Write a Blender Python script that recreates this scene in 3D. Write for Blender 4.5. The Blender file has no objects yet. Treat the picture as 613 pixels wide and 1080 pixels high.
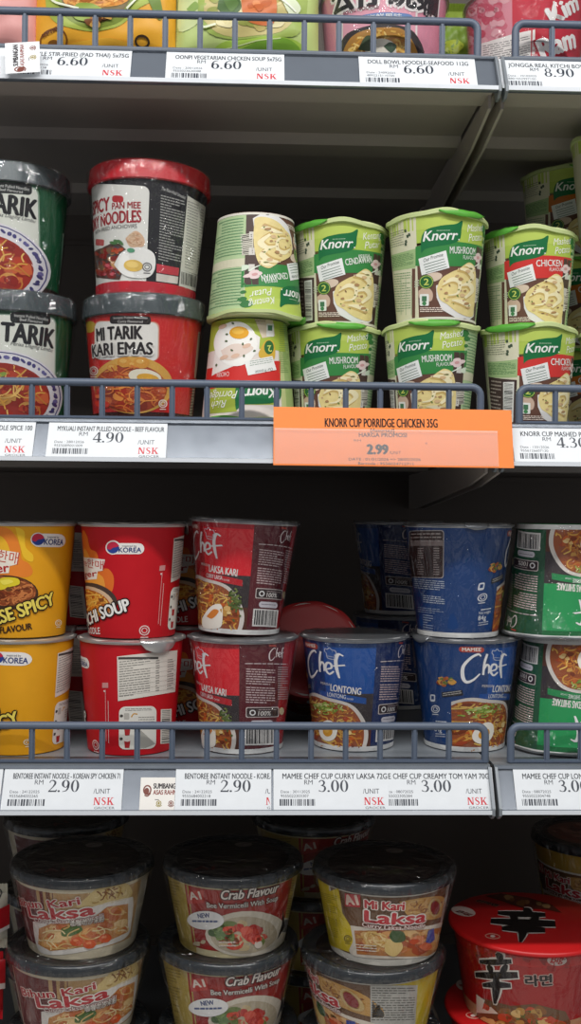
import bpy, bmesh, math, random
from mathutils import Vector, Matrix
from mathutils.geometry import tessellate_polygon
random.seed(7)
SC = bpy.context.scene
COL = SC.collection
PI = math.pi
ZC = 1.35                                    # camera height
F = 1130.0                                   # focal length in pixels of the 613x1080 frame
CAM = Vector((0, -1.06, ZC))
YAW, ROLL = 0.035, 0.009
FWD = Vector((math.sin(YAW), math.cos(YAW), 0))
RT0 = Vector((math.cos(YAW), -math.sin(YAW), 0))
UP0 = Vector((0, 0, 1))
RGT = RT0*math.cos(ROLL) + UP0*math.sin(ROLL)
UPV = UP0*math.cos(ROLL) - RT0*math.sin(ROLL)

def at(px, py, y):
    """the world point at depth plane y that the photograph shows at px, py"""
    d = FWD + RGT*((px-306.5)/F) - UPV*((py-540)/F)
    return CAM + d*((y-CAM.y)/d.y)

# ------------------------------------------------------------------ materials
def lin(h):
    if isinstance(h, str):
        h = [int(h[i:i+2], 16)/255 for i in (0, 2, 4)]
    return tuple((c/12.92 if c <= .04045 else ((c+.055)/1.055)**2.4) for c in h) + (1.0,)
MATS = {}
def mat(name, col, rough=.42, metal=0, spec=.5, var=.06, scale=60, bump=0, coat=0):
    """a procedural surface: its colour varied a little by noise, its roughness too"""
    if name in MATS: return MATS[name]
    m = bpy.data.materials.new(name); m.use_nodes = True
    nt = m.node_tree; b = nt.nodes['Principled BSDF']
    tc = nt.nodes.new('ShaderNodeTexCoord')
    nz = nt.nodes.new('ShaderNodeTexNoise'); nz.inputs['Scale'].default_value = scale; nz.inputs['Detail'].default_value = 3
    nt.links.new(tc.outputs['Object'], nz.inputs['Vector'])
    mx = nt.nodes.new('ShaderNodeMix'); mx.data_type = 'RGBA'
    c = lin(col)
    mx.inputs['A'].default_value = tuple(min(1, x*(1-var)) for x in c[:3])+(1,)
    mx.inputs['B'].default_value = tuple(min(1, x*(1+var)) for x in c[:3])+(1,)
    nt.links.new(nz.outputs['Fac'], mx.inputs['Factor'])
    nt.links.new(mx.outputs['Result'], b.inputs['Base Color'])
    mr = nt.nodes.new('ShaderNodeMapRange')
    mr.inputs['To Min'].default_value = max(0, rough-.06); mr.inputs['To Max'].default_value = min(1, rough+.06)
    nt.links.new(nz.outputs['Fac'], mr.inputs['Value']); nt.links.new(mr.outputs['Result'], b.inputs['Roughness'])
    b.inputs['Metallic'].default_value = metal
    b.inputs['Specular IOR Level'].default_value = spec
    b.inputs['Coat Weight'].default_value = coat
    if bump:
        bp = nt.nodes.new('ShaderNodeBump'); bp.inputs['Strength'].default_value = bump; bp.inputs['Distance'].default_value = .002
        nt.links.new(nz.outputs['Fac'], bp.inputs['Height']); nt.links.new(bp.outputs['Normal'], b.inputs['Normal'])
    MATS[name] = m
    return m
def ink(h):
    """printing ink on coated paper"""
    return mat('ink_'+h, h, rough=.40, spec=.35)
def film_mat(name='shrink_film', base=.05, scale=55, strength=.9):
    """clear crinkled shrink film"""
    if name in MATS: return MATS[name]
    m = bpy.data.materials.new(name); m.use_nodes = True
    nt = m.node_tree; nt.nodes.clear()
    o = nt.nodes.new('ShaderNodeOutputMaterial'); tr = nt.nodes.new('ShaderNodeBsdfTransparent')
    gl = nt.nodes.new('ShaderNodeBsdfGlossy'); gl.inputs['Roughness'].default_value = .09
    mx = nt.nodes.new('ShaderNodeMixShader'); lw = nt.nodes.new('ShaderNodeLayerWeight'); lw.inputs['Blend'].default_value = .22
    mr = nt.nodes.new('ShaderNodeMapRange'); mr.inputs['To Min'].default_value = base; mr.inputs['To Max'].default_value = .34
    tc = nt.nodes.new('ShaderNodeTexCoord')
    mp = nt.nodes.new('ShaderNodeMapping'); mp.inputs['Scale'].default_value = (1, 1, .45)
    nz = nt.nodes.new('ShaderNodeTexNoise'); nz.inputs['Scale'].default_value = scale; nz.inputs['Detail'].default_value = 3; nz.inputs['Distortion'].default_value = 1.2
    bp = nt.nodes.new('ShaderNodeBump'); bp.inputs['Strength'].default_value = strength; bp.inputs['Distance'].default_value = .011
    L = nt.links.new
    L(tc.outputs['Object'], mp.inputs['Vector']); L(mp.outputs['Vector'], nz.inputs['Vector'])
    L(nz.outputs['Fac'], bp.inputs['Height']); L(bp.outputs['Normal'], gl.inputs['Normal'])
    L(lw.outputs['Facing'], mr.inputs['Value']); L(mr.outputs['Result'], mx.inputs['Fac'])
    L(tr.outputs['BSDF'], mx.inputs[1]); L(gl.outputs['BSDF'], mx.inputs[2]); L(mx.outputs['Shader'], o.inputs['Surface'])
    MATS[name] = m
    return m

# ------------------------------------------------------------------ objects
def link(o, parent=None):
    COL.objects.link(o)
    if parent is not None: o.parent = parent
    return o
def tag(o, label=None, cat=None, group=None, kind=None):
    if label: o['label'] = label
    if cat: o['category'] = cat
    if group: o['group'] = group
    if kind: o['kind'] = kind
    return o
def thing(name, loc, label, cat, group=None, rot=(0, 0, 0)):
    o = bpy.data.objects.new(name, None); o.empty_display_size = .02
    o.location = loc; o.rotation_euler = rot
    link(o); return tag(o, label, cat, group)
def mesh_obj(name, verts, faces, mats, fmat=None, parent=None, smooth=True, loc=None):
    me = bpy.data.meshes.new(name); me.from_pydata(verts, [], faces)
    for m in (mats if isinstance(mats, (list, tuple)) else [mats]): me.materials.append(m)
    if fmat: me.polygons.foreach_set('material_index', fmat)
    me.polygons.foreach_set('use_smooth', [smooth]*len(me.polygons))
    me.update()
    o = bpy.data.objects.new(name, me)
    if loc is not None: o.location = loc
    return link(o, parent)
class MB:
    """collects shapes into one mesh"""
    def __init__(s): s.v = []; s.f = []; s.m = []
    def add(s, verts, faces, mi=0):
        n = len(s.v); s.v += [tuple(p) for p in verts]
        s.f += [tuple(i+n for i in f) for f in faces]; s.m += [mi]*len(faces)
    def box(s, x0, x1, y0, y1, z0, z1, mi=0, bev=0):
        if bev:
            bm = bmesh.new(); bmesh.ops.create_cube(bm, size=1)
            for v in bm.verts: v.co = Vector(((x0+x1)/2+v.co.x*(x1-x0), (y0+y1)/2+v.co.y*(y1-y0), (z0+z1)/2+v.co.z*(z1-z0)))
            bmesh.ops.bevel(bm, geom=bm.edges[:], offset=bev, segments=2, affect='EDGES')
            bm.verts.ensure_lookup_table()
            s.add([v.co for v in bm.verts], [[v.index for v in f.verts] for f in bm.faces], mi); bm.free(); return
        v = [(x, y, z) for z in (z0, z1) for y in (y0, y1) for x in (x0, x1)]
        s.add(v, [(0, 2, 3, 1), (4, 5, 7, 6), (0, 1, 5, 4), (2, 6, 7, 3), (0, 4, 6, 2), (1, 3, 7, 5)], mi)
    def lathe(s, prof, seg=72, mi=0, wob=None):
        vs = []
        for (r, z) in prof:
            for k in range(seg):
                a = 2*PI*k/seg; dr, dz = wob(a, r, z) if wob else (0, 0)
                vs.append(((r+dr)*math.sin(a), -(r+dr)*math.cos(a), z+dz))
        fs = []
        for i in range(len(prof)-1):
            for k in range(seg):
                a, b = i*seg+k, i*seg+(k+1) % seg
                fs.append((a, b, b+seg, a+seg))
        if prof[0][0] > 1e-5: fs.append(tuple(range(seg))[::-1])
        if prof[-1][0] > 1e-5: fs.append(tuple(range((len(prof)-1)*seg, len(prof)*seg)))
        s.add(vs, fs, mi)
    def extrude(s, prof, x0, x1, mi=0):
        """a closed (y, z) outline run along x"""
        n = len(prof)
        v = [(x0, y, z) for y, z in prof]+[(x1, y, z) for y, z in prof]
        s.add(v, [(i, (i+1) % n, (i+1) % n+n, i+n) for i in range(n)]+[tuple(range(n))[::-1], tuple(range(n, 2*n))], mi)
    def tube(s, pts, r, seg=8, mi=0):
        pts = [Vector(p) for p in pts]; vs = []; n = len(pts)
        for i, p in enumerate(pts):
            t = (pts[min(i+1, n-1)]-pts[max(i-1, 0)]).normalized()
            a = t.orthogonal() if abs(t.y) > .9 else t.cross(Vector((0, 1, 0))).normalized()
            b = t.cross(a).normalized()
            vs += [p+(a*math.cos(2*PI*k/seg)+b*math.sin(2*PI*k/seg))*r for k in range(seg)]
        fs = [(i*seg+k, i*seg+(k+1) % seg, (i+1)*seg+(k+1) % seg, (i+1)*seg+k) for i in range(n-1) for k in range(seg)]
        fs += [tuple(range(seg)), tuple(range((n-1)*seg, n*seg))]
        s.add(vs, fs, mi)
    def build(s, name, mats, parent=None, smooth=True, loc=None):
        o = mesh_obj(name, s.v, s.f, mats, s.m, parent, smooth, loc)
        if smooth and hasattr(o.data, 'set_sharp_from_angle'): o.data.set_sharp_from_angle(angle=.7)
        return o

# ------------------------------------------------------------------ printed artwork
_txt = {}
def text_tris(s, bold=0.0, shear=0.0):
    """triangles of a line of lettering, cap height 1, and its width"""
    k = (s, bold, shear)
    if k in _txt: return _txt[k]
    cu = bpy.data.curves.new('lettering', 'FONT'); cu.body = s; cu.resolution_u = 3; cu.fill_mode = 'FRONT'; cu.offset = bold; cu.shear = shear
    ob = bpy.data.objects.new('lettering', cu); COL.objects.link(ob)
    ev = ob.evaluated_get(bpy.context.evaluated_depsgraph_get()); me = ev.to_mesh(); me.calc_loop_triangles()
    v = [(p.co.x, p.co.y) for p in me.vertices]; t = [tuple(x.vertices) for x in me.loop_triangles]
    ev.to_mesh_clear(); bpy.data.objects.remove(ob); bpy.data.curves.remove(cu)
    if not v: v = [(0, 0)]
    x0 = min(p[0] for p in v); x1 = max(p[0] for p in v); h = .69
    _txt[k] = ([((p[0]-x0)/h, p[1]/h) for p in v], t, (x1-x0)/h)
    return _txt[k]
def catmull(pts, n=6):
    if len(pts) < 3: return [tuple(p) for p in pts]
    P = [pts[0]]+list(pts)+[pts[-1]]; out = []
    for i in range(1, len(P)-2):
        for j in range(n):
            t = j/n
            out.append(tuple(.5*(2*P[i][a]+(P[i+1][a]-P[i-1][a])*t+(2*P[i-1][a]-5*P[i][a]+4*P[i+1][a]-P[i+2][a])*t*t
                       + (3*P[i][a]-P[i-1][a]-3*P[i+1][a]+P[i+2][a])*t**3) for a in range(len(P[0]))))
    out.append(tuple(pts[-1])); return out
def inside(p, poly):
    c = False; j = len(poly)-1
    for i in range(len(poly)):
        if (poly[i][1] > p[1]) != (poly[j][1] > p[1]) and p[0] < (poly[j][0]-poly[i][0])*(p[1]-poly[i][1])/(poly[j][1]-poly[i][1])+poly[i][0]: c = not c
        j = i
    return c
def ellpts(cx, cy, rx, ry, n=28, rot=0, a0=0, a1=360):
    full = abs(a1-a0) >= 360; out = []
    for i in range(n if full else n+1):
        a = math.radians(a0+(a1-a0)*i/n); x, y = rx*math.cos(a), ry*math.sin(a); c, s_ = math.cos(math.radians(rot)), math.sin(math.radians(rot))
        out.append((cx+x*c-y*s_, cy+x*s_+y*c))
    return out
CHEF = [([(.42, .09), (.36, .02), (.2, .15), (.03, .45), (.02, .8), (.1, .98), (.25, .9), (.4, .68)], [.035, .05, .06, .075, .085, .07, .05, .03]),
        ([(.56, .0), (.5, .3), (.47, .72)], [.05, .055, .05]), ([(.47, .6), (.54, .38), (.6, .42), (.59, .66)], [.03, .05, .05, .03]),
        ([(.64, .58), (.76, .5), (.76, .36), (.68, .36), (.63, .56), (.7, .72), (.8, .6)], [.03, .04, .05, .05, .055, .045, .03]),
        ([(1., .02), (.93, -.02), (.87, .2), (.86, .5), (.88, .8)], [.03, .05, .06, .06, .03]), ([(.8, .42), (1., .32)], [.035, .03])]
HAT = [([(.1, .45), (-.05, .3), (.05, .05), (.28, .1), (.5, -.1), (.72, .08), (.98, .08), (1.05, .35), (.88, .48)], .07),
       ([(.12, .42), (.2, .9), (.84, .9), (.9, .45)], .07), ([(.2, .72), (.84, .72)], .05)]
def _ring(cx, cy, rx, ry, ix, iy): return ('ring', cx, cy, rx, ry, ix, iy)
DIG = {'0': [_ring(.27, .5, .27, .5, .12, .46)], '9': [_ring(.26, .68, .26, .32, .11, .27), ([(.45, .7), (.44, .4), (.32, .12), (.06, .02)], [.14, .15, .1, .03])],
       '6': [_ring(.28, .32, .26, .32, .11, .27), ([(.09, .3), (.1, .6), (.22, .88), (.48, .98)], [.14, .15, .1, .03])],
       '4': [('poly', [(.32, 0), (.46, 0), (.46, 1), (.32, 1)]), ('poly', [(0, .22), (.56, .22), (.56, .33), (0, .33)]), ([(.36, .97), (.03, .29)], .07), ('poly', [(.22, 0), (.56, 0), (.56, .04), (.22, .04)])],
       '3': [([(.06, .8), (.16, .95), (.3, .94), (.39, .8), (.35, .62), (.18, .53)], [.09, .07, .1, .16, .12, .04]), ([(.2, .53), (.4, .46), (.45, .27), (.36, .07), (.2, .03), (.04, .12)], [.04, .12, .17, .11, .05, .11])],
       '2': [([(.06, .76), (.13, .93), (.28, .95), (.41, .82), (.4, .64), (.26, .38), (.03, .06)], [.09, .07, .1, .16, .15, .08, .05]), ('poly', [(0, 0), (.52, 0), (.56, .2), (.5, .2), (.46, .12), (.02, .12)])],
       '8': [_ring(.26, .75, .21, .25, .1, .21), _ring(.26, .27, .25, .28, .12, .22)], '.': [_ring(.08, .07, .08, .08, 0, 0)],
       'N': [('poly', [(.08, 0), (.17, 0), (.17, 1), (.08, 1)]), ('poly', [(.6, 0), (.69, 0), (.69, 1), (.6, 1)]), ('poly', [(.06, 1), (.26, 1), (.69, .02), (.6, 0), (.52, 0)]), ('poly', [(0, 0), (.26, 0), (.26, .05), (0, .05)]), ('poly', [(.5, .95), (.78, .95), (.78, 1), (.5, 1)])],
       'S': [([(.46, .76), (.4, .94), (.22, .95), (.11, .78), (.18, .6), (.38, .44), (.46, .26), (.36, .06), (.18, .05), (.06, .24)], [.05, .07, .1, .15, .18, .19, .16, .1, .07, .05])],
       'K': [('poly', [(.1, 0), (.26, 0), (.26, 1), (.1, 1)]), ('poly', [(.24, .42), (.56, 1), (.66, 1), (.3, .36)]), ('poly', [(.3, .55), (.42, .66), (.76, 0), (.56, 0)]), ('poly', [(0, 0), (.36, 0), (.36, .05), (0, .05)]), ('poly', [(0, .95), (.36, .95), (.36, 1), (0, 1)]), ('poly', [(.46, 0), (.84, 0), (.84, .05), (.46, .05)]), ('poly', [(.46, .95), (.76, .95), (.76, 1), (.46, 1)])]}
ADV = {'.': .24, 'N': .84, 'S': .6, 'K': .86}

class Art:
    """flat artwork in (u, v) millimetres; u runs round the thing, v up it"""
    def __init__(s, R=50.0, H=100.0):
        s.t = []; s.R = R; s.H = H; s.flat(0, H, 1, 1)
    # mappings from drawing coordinates (x right, y down) to (u, v)
    def flat(s, ox, oy, kx, ky):
        s.k = kx; s.P = lambda x, y: ((x-ox)*kx, (oy-y)*ky); s.curved = False; return s
    def view(s, x0, y0, k, cx, yt, yb, rt, rb, e, off=0, inv=False):
        """drawing coordinates = an enlarged part of the photograph in which the cup's axis is at cx, its near top and
        bottom edges at yt, yb and its half widths there rt, rb (photo pixels); e = how steeply it is seen"""
        s.k = s.H/(yb-yt)*k; s.curved = True
        def P(zx, zy):
            px, py = x0+zx*k-cx, y0+zy*k; v = (yb-py)/(yb-yt)
            for _ in range(3):
                r = rb+(rt-rb)*max(-.1, min(1.1, v)); q = max(-.985, min(.985, px/r)); th = math.asin(q)
                v = (yb-(py-e*r*(1-math.cos(th))))/(yb-yt)
            if inv: th, v = -th, 1-v
            return ((th+math.radians(off))*s.R, v*s.H)
        s.P = P; return s
    def tri(s, a, b, c, m, L): s.t.append((a, b, c, m, L))
    def polyuv(s, loops, m, L):
        loops = [[Vector((p[0], p[1], 0)) for p in l] for l in loops]; flatv = [p for l in loops for p in l]
        for t in tessellate_polygon(loops): s.tri(*[(flatv[i].x, flatv[i].y) for i in t], m, L)
    def poly(s, pts, m, L=1, hole=None):
        def sub(q):
            o = []
            for i in range(len(q)):
                a, b = q[i], q[(i+1) % len(q)]
                n = max(1, int(math.dist(a, b)*s.k/6)) if s.curved else 1
                o += [(a[0]+(b[0]-a[0])*j/n, a[1]+(b[1]-a[1])*j/n) for j in range(n)]
            return [s.P(*p) for p in o]
        s.polyuv([sub(pts)]+([sub(hole)] if hole else []), m if not isinstance(m, str) else ink(m), L)
    def smooth(s, pts, m, L=1): s.poly(catmull(list(pts)+[pts[0]], 5)[:-1], m, L)
    def rect(s, x0, y0, x1, y1, m, L=1): s.poly([(x0, y0), (x1, y0), (x1, y1), (x0, y1)], m, L)
    def rrect(s, x0, y0, x1, y1, r, m, L=1):
        p = []
        for cx, cy, a in ((x1-r, y0+r, -90), (x1-r, y1-r, 0), (x0+r, y1-r, 90), (x0+r, y0+r, 180)):
            p += ellpts(cx, cy, r, r, 4, 0, a, a+90)
        s.poly(p, m, L)
    def ell(s, cx, cy, rx, ry, m, L=1, rot=0, n=26): s.poly(ellpts(cx, cy, rx, ry, n, rot), m, L)
    def ring(s, cx, cy, rx, ry, w, m, L=1): s.poly(ellpts(cx, cy, rx, ry), m, L, hole=ellpts(cx, cy, rx-w, ry-w))
    def band(s, v0, v1, m, L=1, a0=-180, a1=180):
        """a stripe round the cup from angle a0 to a1, heights as fractions"""
        n = max(1, int((a1-a0)/6)); m = ink(m) if isinstance(m, str) else m
        for i in range(n):
            u0, u1 = (math.radians(a0+(a1-a0)*(i+j)/n)*s.R for j in (0, 1))
            s.tri((u0, v0*s.H), (u1, v0*s.H), (u1, v1*s.H), m, L); s.tri((u0, v0*s.H), (u1, v1*s.H), (u0, v1*s.H), m, L)
    def stroke(s, pts, w, m, L=1, n=5, clip=None):
        m = ink(m) if isinstance(m, str) else m
        if isinstance(w, (int, float)): w = [w]*len(pts)
        q = catmull([(p[0], p[1], ww) for p, ww in zip(pts, w)], n)
        if clip: q = [p for p in q if inside(p, clip)]
        if len(q) < 2: return
        l, r = [], []
        for i, p in enumerate(q):
            a, b = q[max(i-1, 0)], q[min(i+1, len(q)-1)]; dx, dy = b[0]-a[0], b[1]-a[1]; d = math.hypot(dx, dy) or 1
            l.append(s.P(p[0]-dy/d*p[2]/2, p[1]+dx/d*p[2]/2)); r.append(s.P(p[0]+dy/d*p[2]/2, p[1]-dx/d*p[2]/2))
        for i in range(len(q)-1): s.tri(l[i], r[i], r[i+1], m, L); s.tri(l[i], r[i+1], l[i+1], m, L)
    def text(s, t, a, b, h, m, L=2, bold=0.0, shear=0.0, arc=0, pre='', edge=None):
        """lettering from point a to point b along its baseline, capital height h"""
        m = ink(m) if isinstance(m, str) else m
        v, tr, w = text_tris(pre+t, 0, shear); A, B = Vector(s.P(*a)), Vector(s.P(*b))
        if pre: A = B-(B-A)*(w/text_tris(t, 0, shear)[2])
        d = B-A; n = Vector((-d.y, d.x)).normalized()*h*s.k; d = d/w
        q = []
        for p in v:
            c = A+d*p[0]+n*p[1]
            if arc: c += n*arc*(1-(2*p[0]/w-1)**2)
            q.append((c.x, c.y))
        g = n.length; X = d.normalized()*g; Y = n
        def lay(offs, mm, LL):
            for ox, oy in offs:
                o = X*ox+Y*oy
                for i in tr: s.tri(*[(q[j][0]+o.x, q[j][1]+o.y) for j in i], mm, LL)
        e = bold*1.6
        if edge: lay([(math.cos(k*PI/4)*(e+.11), math.sin(k*PI/4)*(e*.5+.11)) for k in range(8)], ink(edge), L); L += 1
        lay([(-e, 0), (e, 0), (0, e*.6), (0, -e*.6)] if bold else [(0, 0)], m, L)
    def glyphs(s, t, x, y, h, m, L=2, wf=1.0):
        """serif figures and letters, base line at y"""
        for ch in t:
            for g in DIG.get(ch, []):
                if g[0] == 'ring':
                    o = ellpts(x+g[1]*h*wf, y-g[2]*h, g[3]*h*wf, g[4]*h)
                    s.poly(o, m, L, hole=ellpts(x+g[1]*h*wf, y-g[2]*h, g[5]*h*wf, g[6]*h) if g[5] else None)
                elif g[0] == 'poly': s.poly([(x+p[0]*h*wf, y-p[1]*h) for p in g[1]], m, L)
                else: s.stroke([(x+p[0]*h*wf, y-p[1]*h) for p in g[0]], [q*h*.95 for q in g[1]] if isinstance(g[1], list) else g[1]*h, m, L)
            x += ADV.get(ch, .6)*h*wf
    def strokes(s, lib, x0, y0, w, h, m, L=2, f=1.0):
        for p, ww in lib:
            s.stroke([(x0+a*w, y0+b*h) for a, b in p], [q*w*f for q in ww] if isinstance(ww, list) else ww*w*f, m, L)
    def lines(s, x0, y0, x1, y1, n, m, L=2, fill=.45, dy=0.0, seed=1):
        """rows of print too small to read"""
        rr = random.Random(seed); st = (y1-y0)/n
        for i in range(n):
            x = x0; y = y0+i*st; end = x1 if rr.random() < .75 else x0+(x1-x0)*rr.uniform(.4, .9)
            while x < end:
                w = (x1-x0)*rr.uniform(.06, .2); b = min(end, x+w); q = lambda xx: dy*(xx-x0)/(x1-x0)
                s.poly([(x, y+q(x)), (b, y+q(b)), (b, y+st*fill+q(b)), (x, y+st*fill+q(x))], m, L); x = b+(x1-x0)*.025
    def barcode(s, x0, y0, x1, y1, m='1c1c1e', L=2, seed=3, dy=0.0):
        rr = random.Random(seed); x = x0; u = (x1-x0)/60
        while x < x1-u:
            w = u*rr.choice((1, 1, 2, 3)); q = dy*(x-x0)/(x1-x0)
            s.poly([(x, y0+q), (x+w, y0+q), (x+w, y1+q), (x, y1+q)], m, L); x += w+u*rr.choice((1, 1, 2))
    def food(s, region, cols, n, size, L=2, kind='noodle', seed=5, wid=None):
        """a printed picture of food: tangled strands, chunks or flecks in a few inks"""
        rr = random.Random(seed); xs = [p[0] for p in region]; ys = [p[1] for p in region]; k = 0; tries = 0
        while k < n and tries < n*30:
            tries += 1; c = (rr.uniform(min(xs), max(xs)), rr.uniform(min(ys), max(ys)))
            if not inside(c, region): continue
            k += 1; m = rr.choice(cols); a = rr.uniform(0, 6.28)
            if kind == 'noodle':
                q = [c]
                for _ in range(4):
                    a += rr.uniform(-1.0, 1.0); q.append((q[-1][0]+math.cos(a)*size*.4, q[-1][1]+math.sin(a)*size*.3))
                s.stroke(q, wid or size*.16, m, L+k % 3, 3, clip=region)
            else:
                z = size*rr.uniform(.5, 1.1)
                q = [(c[0]+math.cos(t*.9)*z*rr.uniform(.6, 1.1), c[1]+math.sin(t*.9)*z*.75*rr.uniform(.6, 1.1)) for t in range(7)]
                if all(inside(p, region) for p in q): s.smooth(q, m, L+k % 3)
    def build(s, verts, faces, fm, mats, fn, step=4.0, vlim=None):
        """lay the artwork on a surface: fn(u, v, layer) -> point"""
        idx = {}; mi = {m.name: i for i, m in enumerate(mats)}
        def vert(p, L, tid):
            k = (round(p[0], 3), round(p[1], 3), L, tid)
            if k not in idx: idx[k] = len(verts); verts.append(fn(p[0], p[1], L))
            return idx[k]
        def cut(pl, c, sgn):
            o = []
            for i in range(len(pl)):
                a, b = pl[i], pl[(i+1) % len(pl)]; ia, ib = (a[0]-c)*sgn <= 1e-9, (b[0]-c)*sgn <= 1e-9
                if ia: o.append(a)
                if ia != ib:
                    t = (c-a[0])/(b[0]-a[0]); o.append((c, a[1]+(b[1]-a[1])*t))
            return o
        for a, b, c, m, L in s.t:
            if m.name not in mi: mi[m.name] = len(mats); mats.append(m)
            ar = (b[0]-a[0])*(c[1]-a[1])-(c[0]-a[0])*(b[1]-a[1])
            if abs(ar) < 1e-6: continue
            pl = [a, b, c] if ar > 0 else [a, c, b]
            if vlim and (min(p[1] for p in pl) < vlim[0] or max(p[1] for p in pl) > vlim[1]):
                sw = [(p[1], p[0]) for p in pl]; sw = cut(sw, vlim[1], 1)
                if sw: sw = cut(sw, vlim[0], -1)
                pl = [(p[1], p[0]) for p in sw]
                if len(pl) < 3: continue
            lo, hi = min(p[0] for p in pl), max(p[0] for p in pl)
            k0, k1 = math.floor(lo/step), math.floor(hi/step)
            for k in range(k0, k1+1):
                q = pl
                if k0 != k1:
                    q = cut(q, (k+1)*step, 1)
                    if q: q = cut(q, k*step, -1)
                if len(q) < 3: continue
                f = []
                for p in q:
                    i = vert(p, L, mi[m.name])
                    if i not in f: f.append(i)
                if len(f) >= 3: faces.append(tuple(f)); fm.append(mi[m.name])
EPS = .00011
# ------------------------------------------------------------------ artwork of each product
HALAL = lambda A, x, y, r, m='e8e6e0', L=3: (A.ring(x, y, r, r, r*.22, m, L), A.ring(x, y, r*.55, r*.55, r*.16, m, L), A.rect(x-r*.7, y+r*1.25, x+r*.7, y+r*1.45, m, L))

def art_tarik_green():
    A = Art(57, 112).view(0, 300, .163, 15, 331, 447, 62, 52, .13)
    A.band(0, 1, '1d5638', 0); A.band(0, .09, '28201c', 1)
    A.rrect(-210, 212, 352, 640, 45, '8fa894', 1); A.rrect(-204, 220, 344, 640, 40, 'dfe2d8', 2)
    A.rrect(68, 196, 314, 268, 24, '262a2b', 3)
    A.text('Instant Pulled Noodles', (92, 228), (298, 242), 20, 'd8d8d4', 4); A.text('Beef Flavoured', (125, 252), (262, 262), 18, 'd8d8d4', 4)
    A.text('TARIK', (14, 388), (332, 418), 122, '27282b', 4, bold=.034, pre='MI ')
    A.text('Perisa Daging Lembu', (70, 412), (328, 445), 24, '3a3c40', 4, shear=.3)
    A.ell(15, 745, 385, 300, 'e2e0e4', 3, n=40); A.ring(15, 745, 372, 288, 7, '55548a', 4)
    rr = random.Random(3)
    for i in range(60):
        a = math.radians(i*6+rr.uniform(-2, 2)); A.ell(15+math.cos(a)*336, 745+math.sin(a)*254, rr.uniform(10, 22), rr.uniform(8, 17), rr.choice(('4b4980', '6a679c', '3c3a6e')), 5, rot=rr.uniform(0, 90), n=7)
    q = ellpts(15, 750, 300, 222, 30); A.poly(q, '9a3128', 6)
    A.food(q, ['b4432f', '8a2a24', 'c4603c', 'd39a52'], 60, 60, 7, 'chunk', 8); A.food(q, ['d8a04c', 'e0b468', 'c07a3a'], 40, 120, 9, 'noodle', 9, 9)
    A.food(ellpts(-60, 620, 150, 60, 16), ['6f8a3c', '8aa04c', 'd8a850'], 24, 34, 11, 'chunk', 4)
    A.view(0, 170, .163, 8, 194, 318, 62, 53, .26, off=14)
    A.stroke([(395, 500), (392, 640), (388, 790)], 7, '7ea890', 3); A.ell(392, 828, 17, 28, 'a8c0ac', 3); A.rect(395, 470, 402, 500, 'b8ccb8', 3)
    A.poly([(455, 330), (500, 330), (470, 660), (445, 660)], 'c8c4b4', 2); A.poly([(440, 690), (470, 690), (452, 900), (425, 900)], 'c8c4b4', 2); A.lines(443, 700, 468, 880, 9, '5a4a40', 3)
    return A
def art_tarik_red():
    A = Art(57, 112).view(80, 300, .245, 152, 331, 447, 62, 52, .13)
    A.band(0, 1, 'cf2b2a', 0); A.band(0, .1, '3a1512', 1)
    A.ell(62, 185, 30, 26, 'c7a640', 1); A.rrect(84, 160, 358, 330, 26, 'd89a86', 1); A.rrect(88, 164, 352, 330, 24, 'ebe8e2', 2)
    A.rrect(152, 138, 322, 174, 12, '2b2527', 3)
    A.text('Instant Pulled Noodles', (168, 153), (308, 150), 10, 'e0dcd8', 4); A.text('Curry Flavoured', (185, 169), (288, 167), 10, 'e0dcd8', 4)
    A.text('MI TARIK', (98, 250), (287, 237), 56, '2c2628', 5, bold=.032)
    q = ellpts(250, 438, 168, 125, 36); A.poly(q, 'd9a650', 3); p = ellpts(240, 452, 152, 106, 30); A.poly(p, 'a8452a', 4)
    A.food(p, ['b4502c', 'c9693a', '8e3422', 'd98a44', 'a03426'], 60, 30, 5, 'chunk', 3)
    for x, y, r in ((215, 340, 30), (285, 340, 34), (165, 365, 22), (250, 352, 20)): A.smooth(ellpts(x, y, r, r*.75, 7), 'd8973f', 7); A.ell(x-5, y-6, r*.5, r*.3, 'e4b25e', 8)
    A.food(p, ['d9783c', 'e09048', 'b84a2c'], 50, 70, 8, 'noodle', 7, 5)
    A.ell(300, 402, 68, 34, 'e9e2cc', 11, rot=8); A.ell(312, 408, 46, 21, 'dca63c', 12, rot=8)
    A.food(ellpts(130, 500, 45, 60, 14), ['cf3a2c', 'a82420', 'd86a40'], 22, 26, 11, 'chunk', 2)
    A.text('KARI EMAS', (84, 320), (328, 304), 52, '2c2628', 14, bold=.032, edge='ebe8e2')
    HALAL(A, 84, 380, 20, 'e9e2d8', 6); HALAL(A, 374, 517, 18, 'e9e2d8', 12)
    A.poly([(528, 190), (552, 190), (528, 400), (512, 400)], 'cdc6b4', 1); A.poly([(510, 420), (530, 420), (515, 590), (488, 590)], 'd6d0c0', 1); A.lines(492, 430, 520, 585, 12, '6a4a40', 2)
    A.lines(530, 200, 546, 390, 20, '5a4a40', 2)
    return A
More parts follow.
